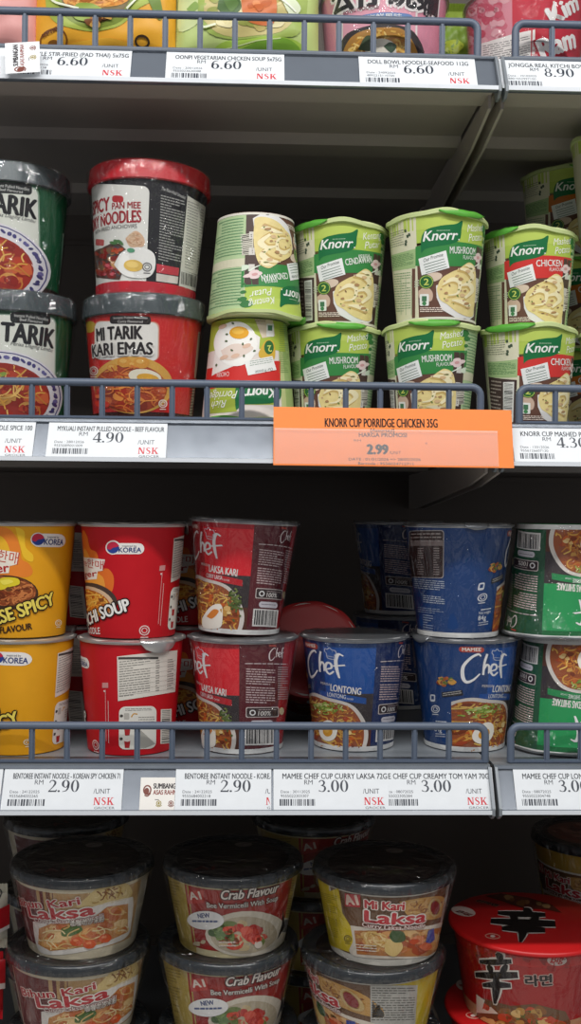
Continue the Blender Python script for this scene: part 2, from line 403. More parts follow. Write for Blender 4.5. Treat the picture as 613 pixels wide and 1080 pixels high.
def art_spicy():
    A = Art(57, 122).view(80, 165, .245, 154, 190, 318, 62, 53, .25)
    A.band(0, 1, '27272b', 0); A.band(0, .12, 'c6303c', 3)
    A.rrect(44, 148, 302, 700, 28, 'e4e4de', 1)
    A.rrect(148, 196, 196, 226, 12, 'b8343a', 2)
    A.text('SPICY', (66, 288), (138, 262), 58, 'a62a34', 4, bold=.025); A.text('PAN MEE', (150, 258), (268, 246), 28, 'a62a34', 4, bold=.02)
    A.text('DRY NOODLES', (64, 360), (272, 306), 52, 'a62a34', 4, bold=.025); A.text('WITH FRIED ANCHOVIES', (78, 375), (256, 332), 17, '4a4444', 4)
    A.smooth([(210, 380), (250, 345), (285, 370), (285, 410), (230, 415)], 'd9b596', 3); A.food(ellpts(247, 382, 36, 32, 14), ['c89a78', 'e0c4a4'], 22, 22, 4, 'noodle', 2, 4)
    q = [(70, 450), (110, 430), (170, 395), (215, 430), (205, 520), (190, 565), (85, 565)]; A.poly(q, '5a4038', 3)
    A.food(q, ['a23a2c', 'c45a3a', '4a4a52', '7a5a40', 'd09860', '8a2420'], 55, 24, 4, 'chunk', 6)
    A.food(ellpts(175, 440, 32, 34, 14), ['a8341e', 'c0502c', '7a2018'], 20, 18, 7, 'chunk', 4)
    for x, y in ((175, 398), (160, 405), (190, 400)): A.ell(x, y, 16, 7, '4f7a48', 10, rot=30+x)
    A.smooth([(165, 500), (200, 440), (270, 415), (330, 440), (335, 510), (300, 548), (215, 545)], 'eeeeea', 8); A.ell(247, 498, 40, 26, 'e0bc62', 10); A.ell(243, 494, 26, 14, 'e8ca7a', 11)
    A.ell(235, 432, 16, 10, '5a9a78', 11); A.food(ellpts(130, 530, 45, 34, 12), ['b83038', 'd8606a', '902028'], 22, 16, 7, 'chunk', 1)
    HALAL(A, 304, 500, 20, '5a5a5c', 10); A.rrect(80, 392, 118, 420, 5, 'c45a5a', 3)
    A.text('The Non-Halal Unsealed', (350, 158), (452, 190), 15, 'd0d0cc', 2); A.lines(350, 180, 452, 470, 24, 'a8a8a4', 2, .4, 18, 4)
    A.poly([(344, 482), (440, 495), (438, 530), (344, 520)], 'c8404c', 2); A.poly([(344, 524), (438, 534), (436, 566), (344, 558)], 'd8d0c8', 2)
    A.poly([(462, 172), (550, 212), (528, 525), (446, 500)], 'dddbd0', 2); A.lines(464, 194, 512, 500, 24, '8e8e88', 3, .3, 14, 8); A.lines(520, 222, 538, 510, 22, '8e8e88', 3, .3, 5, 9)
    A.poly([(446, 500), (528, 528), (520, 600), (442, 575)], 'e0ded6', 3); A.barcode(450, 510, 520, 565, '2a2a2c', 4, 2, 18)
    return A
MASHINK = mat('ink_mash', 'e8d594', .4, 0, .35, .17, 150)
CREAMINK = mat('ink_cream', 'f4e9c0', .4, 0, .35, .08, 150)
def art_mash(flav, top, bandc, left, script):
    A = Art(48, 108).view(400, 200, .1876, 460, 214, 331, 51, 42, .24)
    A.band(.7, 1, 'b4cc58', 0); A.band(0, .72, '6a4a3e', 0)
    A.band(.84, 1, 'bed264', 1, -180, 180)
    A.band(0, 1, 'e2dfc4', 1, -75, -25); A.band(0, 1, 'd9d6ba', 1, 75, 180); A.band(0, 1, 'd9d6ba', 1, -180, -75)
    for i in range(14):      # the coloured field under the brand leaf
        x0, x1 = 205+i*27, 205+(i+1)*27; q = lambda x: 250+26*((x-380)/180)**2
        A.poly([(x0, q(x0)), (x1, q(x1)), (x1, 385+(x1-205)*.03), (x0, 385+(x0-205)*.03)], bandc, 2)
    A.smooth([(237, 312), (236, 235), (262, 180), (340, 158), (420, 150), (456, 132), (452, 180), (444, 236), (400, 262), (320, 275), (262, 288)], '1c7040', 3)
    A.text('Knorr', (246, 246), (432, 241), 56, 'f2f4ee', 4, bold=.02, shear=.28); A.ell(439, 240, 4, 4, 'f2f4ee', 4, n=8); A.lines(318, 184, 392, 192, 1, 'a8c8a8', 4, .5)
    A.text(script[0], (484, 196), (572, 190), 42, 'f4f6ec', 3, shear=.35); A.text(script[1], (492, 250), (566, 244), 42, 'f4f6ec', 3, shear=.35)
    if top: A.text(top, (462, 304), (520, 300), 19, 'f0f2ec', 4); A.text(flav, (392, 346), (528, 334), 38, 'f2f4ee', 4, bold=.012)
    else: A.text(flav, (392, 318), (528, 330), 40, 'f2f4ee', 4, bold=.012); A.text('FLAVOUR', (464, 352), (528, 358), 22, 'f0f2ec', 4)
    for x, y in ((545, 330), (556, 345), (545, 360), (535, 346)): A.ell(x, y, 13, 13, 'ecd6d4', 5, n=12)
    A.ell(545, 345, 8, 9, 'd8a4a4', 6, n=10); A.stroke([(520, 400), (545, 385), (556, 372)], [3, 7, 4], 'e6eee0', 4); A.ell(566, 400, 12, 18, 'd8e6d0', 4, n=10)
    A.poly([(222, 345), (370, 300), (390, 400), (240, 440)], 'eef0ee', 5)
    A.text('Our Promise', (252, 366), (356, 332), 20, '3a4a44', 6, shear=.3)
    for i in range(4): A.poly([(250+i*4, 378+i*15), (360+i*5, 346+i*15), (361+i*5, 350+i*15), (251+i*4, 383+i*15)], '8a9a90', 6)
    q = [(322, 520), (345, 462), (400, 425), (440, 408), (470, 385), (500, 372), (530, 410), (536, 520), (528, 640), (515, 690), (440, 660), (380, 610), (340, 580)]
    A.ell(300, 452, 52, 26, 'dcc8b4', 3, rot=-12); A.smooth([(222, 530), (262, 505), (300, 540), (290, 590), (230, 575)], 'd0b4a0', 3); A.ell(265, 478, 40, 40, '2f6a38', 4); A.ring(265, 478, 36, 36, 3, 'c8d868', 5); A.text('2', (252, 496), (278, 496), 36, 'd6e070', 5, bold=.02)
    for y in (468, 482, 496): A.stroke([(200, y+10), (226, y)], 5, 'c8d0b8', 4)
    A.poly([(318, 500), (340, 490), (530, 560), (528, 688), (505, 706), (430, 690), (352, 640), (322, 570)], 'e6e4e2', 4)
    A.smooth(q, MASHINK, 6)
    for k, (pts) in enumerate([[(350, 510), (400, 480), (440, 500), (430, 560), (380, 570)], [(430, 420), (480, 430), (510, 470), (490, 500)], [(440, 520), (490, 510), (510, 550), (470, 590)], [(400, 600), (450, 610), (500, 640)], [(470, 400), (500, 410), (515, 440)]]):
        A.stroke(pts, [6, 20, 18, 12, 6][:len(pts)], 'cdb06c', 7); A.stroke([(x+5, y-13) for x, y in pts], [6, 24, 22, 14, 6][:len(pts)], CREAMINK, 8)
    A.food(q, ['c8a878', 'b08a60', 'd8b88c'], 14, 15, 9, 'chunk', 3)
    rr = random.Random(len(flav))
    for i in range(22):
        x, y = rr.uniform(340, 530), rr.uniform(400, 650)
        if inside((x, y), q): A.ell(x, y, rr.uniform(4, 9), rr.uniform(3, 6), rr.choice(('8a6a4a', '7c8a4a', 'b08a68', 'c49a80')), 9, rot=rr.uniform(0, 90), n=7)
    A.rrect(230, 548, 280, 616, 6, 'eceee8', 5); A.rect(242, 560, 268, 590, '4a7a58', 6); A.ell(255, 602, 12, 12, '4a8a58', 6, n=10)
    A.lines(232, 626, 360, 656, 3, 'ecdcd0', 5, .5)
    A.lines(62, 190, 140, 285, 7, '8a8a78', 3, .3, -18, 5)
    for x, y in ((148, 180), (160, 212), (170, 204), (152, 242), (150, 258)): A.smooth([(x-6, y-6), (x+4, y-9), (x+7, y+7), (x-3, y+8)], '4a5a48', 3)
    A.poly([(62, 320), (205, 285), (205, 395), (72, 415)], 'a9c48c', 2); A.lines(66, 330, 195, 402, 8, '5a8a58', 3, .35, -26, 6)
    if left == 'table':
        A.lines(82, 430, 178, 665, 16, '7aa070', 3, .3, -10, 7); [A.rect(x, 440, x+3, 670, 'b4c8a0', 3) for x in (122, 150, 182)]; A.rect(186, 400, 204, 690, '6a4a3e', 2)
    else:
        A.rect(60, 412, 204, 690, '4a3a38', 2); A.lines(84, 430, 128, 640, 9, 'a89a90', 3, .4, 0, 7); A.poly([(136, 432), (190, 425), (190, 672), (142, 680)], 'ecebe6', 3)
        for i in range(26): A.rect(142, 440+i*8.6, 184, 440+i*8.6+random.Random(i).choice((2, 3, 5)), '2a2a2c', 4)
    A.band(0, .03, 'e4e0d4', 4)
    A.view(395, 325, .196, 453.5, 336, 450, 51, 42, .14, off=27)   # the right flank
    for x, y, r in ((480, 120, 26), (495, 150, 18), (490, 190, 12), (486, 235, 8)): A.smooth(ellpts(x, y, r, r*.8, 6), '3a7a40', 3)
    A.band(.0, .72, '4f3d38', 2, 58, 76); A.band(.0, .97, 'b4cc9c', 2, 76, 150); A.band(.46, .54, 'd9d6ba', 3, 76, 150)
    for i in range(30):
        rr = random.Random(i); A.band(.06+i*.029, .06+i*.029+.009, '6f9a70', 4, 80, 80+rr.choice((40, 52, 60))) if not 13 <= i <= 16 else None
    for i in range(3): A.band(.2+i*.16, .27+i*.16, 'd8d4cc', 4, 63, 71)
    A.rect(440, 400, 486, 520, 'd8d4c4', 3)
    for i in range(12): A.rect(444, 405+i*9.5, 482, 405+i*9.5+random.Random(i+9).choice((2, 3, 5)), '3a3230', 4)
    return A
def art_porridge():
    A = Art(48, 108).view(210, 330, .171, 262, 347, 448, 39, 49, .13, inv=True)
    A.band(0, 1, 'ccd494', 0); A.band(0, 1, 'a9c078', 1, -175, -55); A.band(0, .3, 'aebf48', 2, -62, 80); A.band(.3, 1, 'e8ded6', 2, -45, 85)
    A.poly([(40, 400), (285, 352), (490, 345), (490, 470), (230, 470), (40, 530)], 'd5322e', 3)
    A.poly([(60, 620), (250, 500), (480, 470), (480, 600), (60, 600)], 'b4c24a', 3); A.poly([(60, 522), (236, 478), (236, 640), (60, 660)], 'aabb48', 4)
    A.smooth([(228, 480), (300, 478), (420, 465), (486, 480), (492, 560), (440, 590), (340, 596), (270, 600), (230, 625)], '1c7040', 5)
    A.text('Knorr', (458, 500), (276, 512), 58, 'f2f4ee', 6, bold=.03, shear=.28)
    A.text('Rich', (176, 575), (88, 590), 42, 'f4f6ec', 6, shear=.35); A.text('Porridge', (240, 520), (78, 538), 46, 'f4f6ec', 6, shear=.35)
    A.text('CHICKEN', (190, 412), (118, 420), 26, 'f0e8e4', 5); A.text('FLAVOUR', (118, 470), (74, 476), 26, 'f0e8e4', 5)
    q = ellpts(235, 260, 132, 152, 26); A.poly([(85, 440), (100, 330), (120, 200), (240, 130), (368, 210), (360, 300), (285, 350), (110, 425)], 'f0ece6', 4); A.smooth(ellpts(225, 250, 128, 130, 10), 'f8f6f0', 5)
    A.smooth([(140, 290), (220, 250), (330, 270), (250, 330), (170, 345)], 'ead8cc', 6); A.ell(246, 186, 56, 36, 'e8a828', 7); A.ell(240, 178, 34, 18, 'f0bc48', 8)
    for x, y in ((210, 132), (175, 195), (172, 235), (268, 252), (205, 288), (275, 320), (315, 222), (115, 375), (335, 290)): A.ell(x, y, 9, 6, '5a6a4a', 8, rot=x, n=7)
    for x, y in ((290, 262), (160, 330), (150, 150), (225, 320)): A.ell(x, y, 26, 12, 'e2bfa8', 7, rot=-20)
    A.ell(420, 268, 28, 40, '2f6a38', 5); A.text('2', (432, 256), (410, 258), 36, 'd6e070', 6, bold=.02); A.smooth([(360, 300), (400, 230), (450, 240), (450, 340), (370, 330)], 'd8b040', 4)
    A.poly([(330, 90), (440, 95), (455, 200), (380, 215)], 'dcccb4', 3); A.rrect(404, 130, 448, 205, 5, 'ecebe4', 4); A.rect(412, 140, 438, 170, '4a7a58', 5); A.lines(336, 95, 400, 125, 3, '8a7a60', 4, .5)
    A.poly([(278, 352), (440, 318), (465, 398), (300, 432)], 'f2f2ee', 6); A.text('Our Promise', (440, 385), (340, 405), 18, '5a6a64', 7, shear=.3); A.lines(310, 350, 440, 385, 3, '9aa89a', 7, .3, -24)
    A.lines(482, 110, 540, 420, 26, '7a9a58', 3, .3, 0, 5); A.band(.97, 1, 'f0eee8', 6)
    return A
def korea_table(A, off=67, strip=True):
    A.view(75, 660, .204, 138, 677, 799, 54, 45, -.17, off=off)
    A.poly([(238, 142), (538, 108), (530, 338), (244, 382)], 'ded8ce', 3); A.rect(244, 146, 440, 158, '4a4644', 4); A.lines(250, 170, 400, 368, 15, '8c8882', 4, .32, -17, 4); A.lines(428, 165, 446, 340, 13, '8c8882', 4, .4, -3, 5); A.lines(486, 160, 518, 330, 13, '8c8882', 4, .4, -5, 6); [A.poly([(248, y), (528, y-32), (528, y-30), (248, y+2)], 'b4b0a8', 4) for y in range(196, 370, 26)]
    A.rrect(250, 412, 434, 645, 32, 'e2dfd6', 3); A.lines(280, 424, 410, 440, 2, '6a6462', 4, .3)
    A.poly([(345, 530), (430, 620), (380, 640), (345, 642)], 'a8a69e', 4)
    for y in (528, 596): A.poly([(276, y), (306, y), (302, y+40), (280, y+40)], 'b02a2c', 5); A.ell(291, y, 16, 6, 'e8d8d0', 6); A.ell(262, y-10, 8, 8, '4a4644', 5, n=10)
    A.rrect(274, 448, 300, 482, 5, 'b8b4ac', 4); A.stroke([(310, 470), (322, 452), (340, 455)], 6, 'd09a4a', 4); A.ell(262, 462, 8, 8, '4a4644', 5, n=10); A.lines(345, 470, 425, 520, 4, '8a8682', 4, .3)
    A.rect(456, 432, 512, 622, 'ddd8ce', 3)
    for i in range(20): A.rect(462, 440+i*9, 504, 440+i*9+random.Random(i).choice((2, 3, 5)), '2a2a2c', 4)
    if strip: A.stroke([(182, 320), (184, 450), (188, 600)], 3, 'd89a98', 3); A.rect(166, 282, 196, 310, 'c88a88', 3); A.stroke([(196, 380), (198, 480), (200, 610)], 3, 'd8b0ac', 3)
def korea_badge(A, x0, y0, x1, y1, cx, r):
    A.ell(cx, (y0+y1)/2-6, r+7, r+7, 'ece8e4', 2); A.rrect(cx-r, y0, x1, y1, (y1-y0)*.48, 'ece8e4', 2)
    A.ell(cx, (y0+y1)/2-6, r, r, '2c4290', 4); c = (y0+y1)/2-6
    A.smooth([(cx-r, c+4)]+ellpts(cx, c, r, r, 10, 0, 190, 345)+[(cx+r*.5, c-r*.05), (cx, c+r*.05), (cx-r*.45, c+r*.4)], 'c22a48', 5)
    A.text('KOREA', (cx+r*.95, y1-(y1-y0)*.18), (x1-(x1-x0)*.08, y1-(y1-y0)*.18), (y1-y0)*.42, '2a3c78', 4, bold=.02); A.text('inspired by', (cx+r*1.5, y0+(y1-y0)*.32), (x1-(x1-x0)*.2, y0+(y1-y0)*.32), (y1-y0)*.15, '4a4a5a', 4)
def art_korea_red():
    A = Art(50, 116).view(75, 535, .204, 138, 552, 671, 54, 46, -.06)
    A.band(0, 1, 'bf1420', 0)
    A.smooth([(40, 470), (50, 120), (78, 120), (96, 190), (130, 215), (150, 290), (190, 300), (215, 345), (205, 420), (150, 470)], 'e2702a', 1); A.smooth([(50, 460), (60, 200), (95, 240), (125, 310), (165, 350), (160, 430)], 'f0a040', 2)
    korea_badge(A, 176, 165, 364, 222, 211, 30)
    A.poly([(30, 232), (172, 250), (160, 308), (135, 312), (130, 352), (30, 362)], 'ece4dc', 3)
    A.text('re한매', (62, 278), (165, 300), 36, 'c03a34', 4, pre='Ti'); A.text('ger', (68, 345), (132, 337), 32, 'b01a24', 4, bold=.03, pre='ti')
    A.ell(120, 450, 118, 72, '4a3a34', 3, rot=20); A.ell(105, 470, 118, 74, 'd8b898', 4, rot=20); q = ellpts(98, 478, 108, 66, 24, 20); A.poly(q, 'b8662a', 5)
    A.food(q, ['d8842e', 'e4a040', 'c0601e', 'f0bc58'], 60, 50, 6, 'noodle', 3, 7); A.food(q, ['e8b040', 'd87a2a', '8a4a20'], 18, 16, 8, 'chunk', 3)
    A.text('CHI SOUP', (92, 600), (300, 512), 62, 'f2f0ec', 10, bold=.03, pre='KIM', edge='1e1616'); A.text('ODLE', (96, 645), (148, 642), 34, 'f0e8e4', 6, bold=.02, pre='NO')
    HALAL(A, 370, 622, 27, 'e8c8c4', 3); A.ell(450, 325, 4, 5, 'e8d0cc', 3)
    korea_table(A); return A
def art_korea_yellow():
    A = Art(50, 116).view(0, 535, .147, 25, 552, 671, 54, 46, -.06)
    A.band(0, 1, 'e3a01c', 0)
    A.smooth([(-200, 130), (40, 120), (120, 180), (155, 270), (165, 350), (210, 380), (240, 440), (200, 480), (60, 470), (-200, 470)], 'e88430', 1); A.smooth([(-200, 200), (-20, 170), (60, 220), (90, 330), (60, 400), (-200, 420)], 'eeb62e', 2)
    A.smooth([(120, 120), (180, 150), (190, 260), (240, 320), (235, 370), (180, 340), (150, 240)], 'f0c030', 2)
    korea_badge(A, 222, 165, 462, 262, 272, 42)
    A.poly([(-160, 250), (152, 305), (140, 385), (85, 400), (80, 450), (-160, 460)], 'f0e6d8', 3); A.text('한매', (2, 358), (140, 382), 66, 'c8482e', 4, pre='매운'); A.text('er', (0, 445), (82, 440), 62, 'b82a28', 4, bold=.03, pre='tig')
    A.ell(60, 590, 220, 125, '4a3022', 3, rot=4); q = ellpts(60, 580, 205, 105, 26, 4); A.poly(q, '8a4a26', 4); A.food(q, ['b8683a', '8a3e1e', 'c87a44', '6a2e16'], 80, 80, 5, 'noodle', 3, 11)
    A.smooth([(0, 500), (60, 480), (140, 490), (150, 530), (90, 550), (20, 570)], 'e0cc30', 9); A.smooth([(20, 505), (80, 495), (110, 515), (50, 535)], 'f0e058', 10); A.food(ellpts(110, 560, 60, 30, 12), ['4a2c1c', '6a4424'], 14, 26, 9, 'chunk', 2)
    A.text('ESE SPICY', (0, 825), (388, 678), 92, 'ecd860', 12, bold=.03, pre='CHE', edge='2a1c12'); A.text('FLAVOUR', (25, 888), (240, 858), 46, '3a2418', 6, bold=.03, pre='SPICY ')
    HALAL(A, 424, 822, 24, 'f0e4c8', 3); korea_table(A, 101, False); return A
def art_chef(field, bright, panel, bandc, sub, name, subname, seed, red=False):
    """the whole wrap of a cup: brand, picture, name, text panel, nutrition panel"""
    A = Art(51, 118); A.view(310, 650, .204, 372, 676, 797, 58, 41, -.17, off=64)
    A.band(0, 1, field, 0); A.band(.0, .05, 'e0e0de', 9)
    A.band(0, 1, panel, 1, 88, 142)
    A.band(.535, .95, bright, 1, 28, 88)
    A.band(.25, .535, '3a3234', 1, 24, 88)          # dark name field
    A.band(0, .25, '58362c', 1, 42, 88)
    A.text(name, (184, 388), (338, 408), 37, 'efeae6', 4, bold=.02); A.text('PERISA', (132, 352), (183, 362), 13, 'd8d2ce', 4)
    A.poly([(128, 388), (366, 425), (366, 458), (128, 428)], sub, 3); A.text(subname, (168, 418), (262, 432), 22, 'ecebea', 4, bold=.01); A.text('FLAVOUR', (268, 434), (300, 438), 9, 'ecebea', 4)
    q = [(58, 440), (80, 415), (160, 440), (270, 468), (320, 520), (352, 600), (340, 700), (60, 700)]
    A.smooth([(40, 440), (90, 402), (170, 426), (285, 458), (345, 520), (376, 605), (366, 690), (330, 740), (60, 740), (36, 600)], 'd6cfc8', 5); A.smooth([(48, 470), (85, 420), (160, 442), (270, 470), (325, 525), (355, 605), (345, 690), (310, 730), (60, 730)], '9a5230', 6)
    A.food(q, ['d6a24c', 'e2b962', 'c4803a', 'b4602c'], 90, 52, 7, 'noodle', seed, 7); A.food(q, ['a8482c', 'c4602e', '7c3a22'], 26, 20, 8, 'chunk', seed+1)
    if not red: A.food(ellpts(170, 485, 90, 34, 18), ['8fa84a', 'a9bd62', '76903a', 'c4cc8a'], 40, 24, 10, 'noodle', 3, 6)
    else: A.food(ellpts(330, 560, 40, 90, 16), ['5a6a3a', '47562c', '74804a'], 26, 34, 10, 'noodle', 3, 9)
    if red:
        A.smooth([(150, 640), (205, 575), (262, 565), (270, 650), (250, 690), (160, 690)], 'efe9de', 12); A.smooth([(180, 630), (220, 590), (250, 600), (215, 640)], 'd9843a', 13)
    else: A.smooth(ellpts(178, 608, 46, 58, 10), 'efe9de', 12); A.ell(176, 612, 24, 28, 'd99a34', 13); A.ell(172, 606, 12, 13, 'e4b050', 14)
    A.food(ellpts(285, 590, 50, 60, 14), ['d8b070', 'c4934e', 'e2c48a'], 12, 26, 11, 'chunk', seed)
    # brand side
    A.view(420, 655, .204, 488, 675, 797, 57, 41, -.17)
    A.rrect(304, 116, 430, 146, 14, 'b8483c', 4); A.text('MAMEE', (320, 140), (414, 138), 18, 'f0e8e0', 5, bold=.03)
    A.strokes(CHEF, 320, 152, 226, 160, 'f0eff0', 4, 1.0); A.strokes(HAT, 472, 128, 48, 58, 'c8ccd8', 4)
    q = [(178, 300), (210, 280), (280, 285), (318, 330), (300, 352), (200, 335)]; A.food(q, ['b8622e', 'd8a04a', '5a7a3a', '86924a', '8a3a24'], 34, 22, 3, 'chunk', 7)
    A.poly([(218, 370), (322, 352), (328, 382), (222, 398)], '28282c', 3); A.lines(226, 374, 318, 396, 2, 'b8b4b0', 4, .4, -18)
    A.rrect(160, 384, 186, 424, 8, 'dcdfe6', 3); A.rect(166, 392, 180, 412, field, 4); HALAL(A, 188, 465, 22, 'dcdfe6', 3)
    A.text('Net weight', (184, 556), (246, 556), 15, 'dcdfe6', 3); A.text('84g', (186, 588), (222, 590), 24, 'dcdfe6', 3, bold=.02); A.lines(190, 530, 246, 542, 1, 'dcdfe6', 3); A.lines(190, 600, 240, 625, 2, 'b8bccb', 3)
    # text panel
    A.view(190, 660, .212, 254, 677, 797, 57, 41, -.17, off=92)
    A.strokes(CHEF, 428, 98, 74, 66, 'e8dcdc', 4, 1.0); A.rect(428, 84, 462, 92, 'b8483c', 4); A.lines(312, 178, 522, 186, 1, 'd8c8c8', 4, .5)
    A.lines(318, 205, 458, 290, 7, 'd4bcbc', 4, .42, 6, seed); A.lines(318, 298, 458, 385, 7, 'd4bcbc', 4, .42, 6, seed+1); A.lines(472, 195, 524, 370, 15, 'c4acac', 4, .42, 0, seed+2)
    A.rrect(318, 402, 478, 455, 8, 'd8ccc8', 3); A.rrect(322, 406, 474, 451, 7, '3a2a2a', 4); A.ring(350, 430, 15, 15, 6, 'ecebea', 5); A.text('100%', (376, 445), (436, 445), 22, 'ece6e2', 5, bold=.02); A.lines(378, 414, 466, 422, 1, 'b8a8a8', 5); A.ell(492, 425, 12, 20, 'd8c8a0', 4)
    A.rrect(340, 470, 448, 500, 14, 'd8d4dc', 4); A.lines(352, 482, 436, 488, 1, '6a6474', 5)
    A.rect(314, 508, 458, 598, 'e6e3e0', 4); A.barcode(322, 514, 450, 590, '222024', 5, seed)
    # nutrition side
    A.view(415, 540, .212, 482.5, 555, 668, 57, 42, -.05, off=-72)
    A.rrect(70, 85, 250, 316, 14, 'b0a8a8', 2); A.rrect(74, 89, 246, 312, 12, '40302f', 3); A.lines(84, 100, 236, 150, 3, 'b4a8a4', 4, .3); A.rect(80, 134, 244, 160, '8a7c7a', 4)
    A.lines(120, 170, 150, 305, 12, 'a89a98', 5, .45); A.lines(200, 170, 228, 305, 12, 'a89a98', 5, .45)
    A.lines(100, 322, 256, 372, 5, 'b4bccc', 3, .4, 8, 5); A.lines(150, 400, 256, 440, 4, 'b4bccc', 3, .4, 6, 6); A.lines(120, 460, 250, 490, 3, '9aa4ba', 3, .3, 6, 2); A.lines(150, 495, 200, 590, 8, 'a4acc0', 3, .3, 4, 4)
    return A
def art_a1(kind):
    A = Art(66, 80)
    if kind == 'bihun':
        A.view(0, 860, .277, 87, 934, 1019, 71, 56, -.36)
        A.band(0, 1, 'd9cdb2', 0); A.band(.14, .94, '6a3230', 1, -90, -25); A.band(.14, .94, 'b99566', 1, -45, 58); A.band(.1, .96, 'bdb7a8', 2, 58, 90); A.band(0, .96, 'c9b27e', 1, 90, 200)
        A.lines(515, 225, 578, 360, 15, '57524a', 3, .35, -30, 3); A.lines(512, 375, 560, 470, 9, '57524a', 3, .35, -20, 4); A.barcode(462, 220, 500, 245, '3a3a3a', 4)
        A.smooth([(360, 270), (440, 255), (480, 262), (480, 320), (300, 345), (330, 300)], 'd9c084', 3); A.food([(330, 285), (470, 255), (480, 310), (350, 330)], ['e2cc94', 'c09a58', '8a5a34'], 24, 28, 4, 'noodle', 2, 5)
        A.smooth([(135, 400), (230, 388), (370, 338), (480, 318), (498, 330), (494, 420), (478, 490), (400, 520), (250, 545), (165, 535), (142, 470)], 'e6e0d8', 3)
        q = [(158, 430), (220, 400), (320, 420), (400, 350), (478, 345), (480, 470), (380, 510), (200, 528), (155, 500)]; A.poly(q, 'c98a4e', 4)
        A.food(q, ['cf7a40', 'e0a562', 'b85a30', 'e8c48c', 'c0693a'], 70, 34, 5, 'chunk', 4); A.food(q, ['e8d2a0', 'd8b070'], 26, 60, 7, 'noodle', 5, 5)
        A.smooth([(240, 430), (290, 415), (315, 440), (280, 462), (242, 462)], '4f6a34', 9)
        for x, y in ((295, 490), (340, 505), (395, 485)): A.smooth(ellpts(x, y, 24, 20, 6), 'd4592c', 9); A.ell(x-4, y-6, 10, 6, 'e88a58', 10, n=8)
        A.text('Bihun Kari', (88, 326), (305, 328), 32, 'b02a32', 12, bold=.04, edge='e8dcd0'); A.text('Laksa', (126, 378), (356, 374), 46, 'b82a32', 12, bold=.05, edge='ece4dc')
        A.text('Curry Laksa Vermicelli', (145, 398), (388, 390), 17, 'f0e8e0', 13, bold=.01, edge='8a2a2a'); A.text('咖喱叻沙米粉', (272, 420), (390, 408), 18, 'ece6dc', 13, bold=.01, edge='5a3a2a')
    elif kind == 'crab':
        A.view(160, 860, .277, 245, 928, 1003, 69, 55, -.36)
        A.band(0, 1, 'd0c49c', 0); A.band(.02, .97, 'b09a52', 1, -95, -40); A.band(.1, .97, '9c2e2a', 1, -44, 62); A.band(.1, .97, 'b5a25e', 1, 62, 190)
        A.lines(72, 215, 115, 450, 20, '7c6a38', 3, .3, 10, 3)
        A.ell(360, 420, 150, 88, 'd6cdbc', 3); A.ell(350, 425, 120, 72, 'b9ac94', 4); q = ellpts(335, 425, 110, 64, 20); A.food(q, ['b8302a', 'd0503c', '8f2420', '6c7c44', 'c8b48c'], 60, 34, 5, 'chunk', 4)
        A.food(ellpts(255, 415, 45, 36, 12), ['5f7a48', '7f955a', '48603a'], 18, 26, 8, 'chunk', 5); A.food(ellpts(370, 425, 55, 40, 12), ['c23a30', 'd95a48'], 22, 30, 8, 'chunk', 6)
        A.poly([(490, 330), (500, 400), (470, 450), (488, 390)], '2c2624', 5)
        A.text('Crab Flavour', (268, 285), (468, 258), 34, 'e4dad2', 12, bold=.02, shear=.3, edge='3a2422'); A.text('Bee Vermicelli With Soup', (218, 316), (466, 292), 19, 'e6ded6', 12, bold=.01, edge='4a2824')
        A.ell(212, 366, 66, 36, 'e8e6e4', 12); A.text('NEW', (188, 358), (230, 354), 17, '2c3f78', 13, bold=.03); A.lines(165, 366, 258, 378, 1, '4a5a88', 13, .6)
        A.poly([(150, 255), (205, 250), (205, 300), (150, 305)], 'b84038', 4); A.text('A1', (158, 288), (198, 285), 28, 'e8d8cc', 5, bold=.04)
        A.food([(160, 430), (215, 430), (215, 475), (165, 475)], ['d8cfc0', 'bfae90'], 8, 20, 5, 'chunk', 7); A.lines(260, 448, 320, 475, 2, 'd8ccc0', 9, .4); A.ell(400, 462, 14, 16, 'd8ccc0', 9)
        A.view(160, 970, .277, 240, 1030, 1105, 69, 55, -.44, off=8); A.lines(470, 190, 500, 330, 14, '6a5a30', 4, .35); A.rect(452, 340, 500, 397, 'e4e0d8', 4); A.barcode(456, 345, 496, 395, '333333', 5)
    else:
        A.view(315, 860, .2855, 404, 930, 1016, 75, 60, -.36)
        A.band(0, 1, 'e3ded2', 0); A.band(.1, .97, '6b4a30', 1, -50, 75); A.band(.1, .97, 'd9c02e', 2, -100, -52); A.band(.1, .97, 'cdb42a', 1, 75, 262)
        A.poly([(80, 255), (145, 225), (160, 330), (200, 400), (210, 500), (90, 475)], 'd9c02e', 3)
        A.lines(66, 250, 140, 330, 10, '8a7a2a', 4, .3, 10, 3); A.lines(74, 350, 140, 440, 11, '8a7a2a', 4, .3, 12, 5); HALAL(A, 180, 438, 15, '5a4a2a', 4)
        A.smooth([(370, 270), (460, 250), (540, 250), (540, 330), (420, 340)], 'c99a58', 3); A.food([(380, 275), (470, 255), (535, 255), (530, 320), (420, 330)], ['d8b070', 'b07a40', '8a5530'], 26, 30, 4, 'noodle', 5, 5)
        A.smooth([(190, 380), (330, 385), (480, 370), (545, 365), (540, 470), (510, 500), (210, 510), (200, 440)], 'e4d8c8', 4); q = [(205, 400), (330, 390), (480, 385), (540, 380), (530, 480), (480, 500), (215, 500)]; A.poly(q, 'bb7a44', 5)
        A.food(q, ['c87a42', 'd89a58', 'b0582f', 'a84a28', 'e0b478'], 70, 36, 6, 'chunk', 4); A.food([(205, 405), (330, 395), (340, 460), (215, 470)], ['e0bb72', 'cf9c50', 'edd196'], 34, 60, 8, 'noodle', 5, 6)
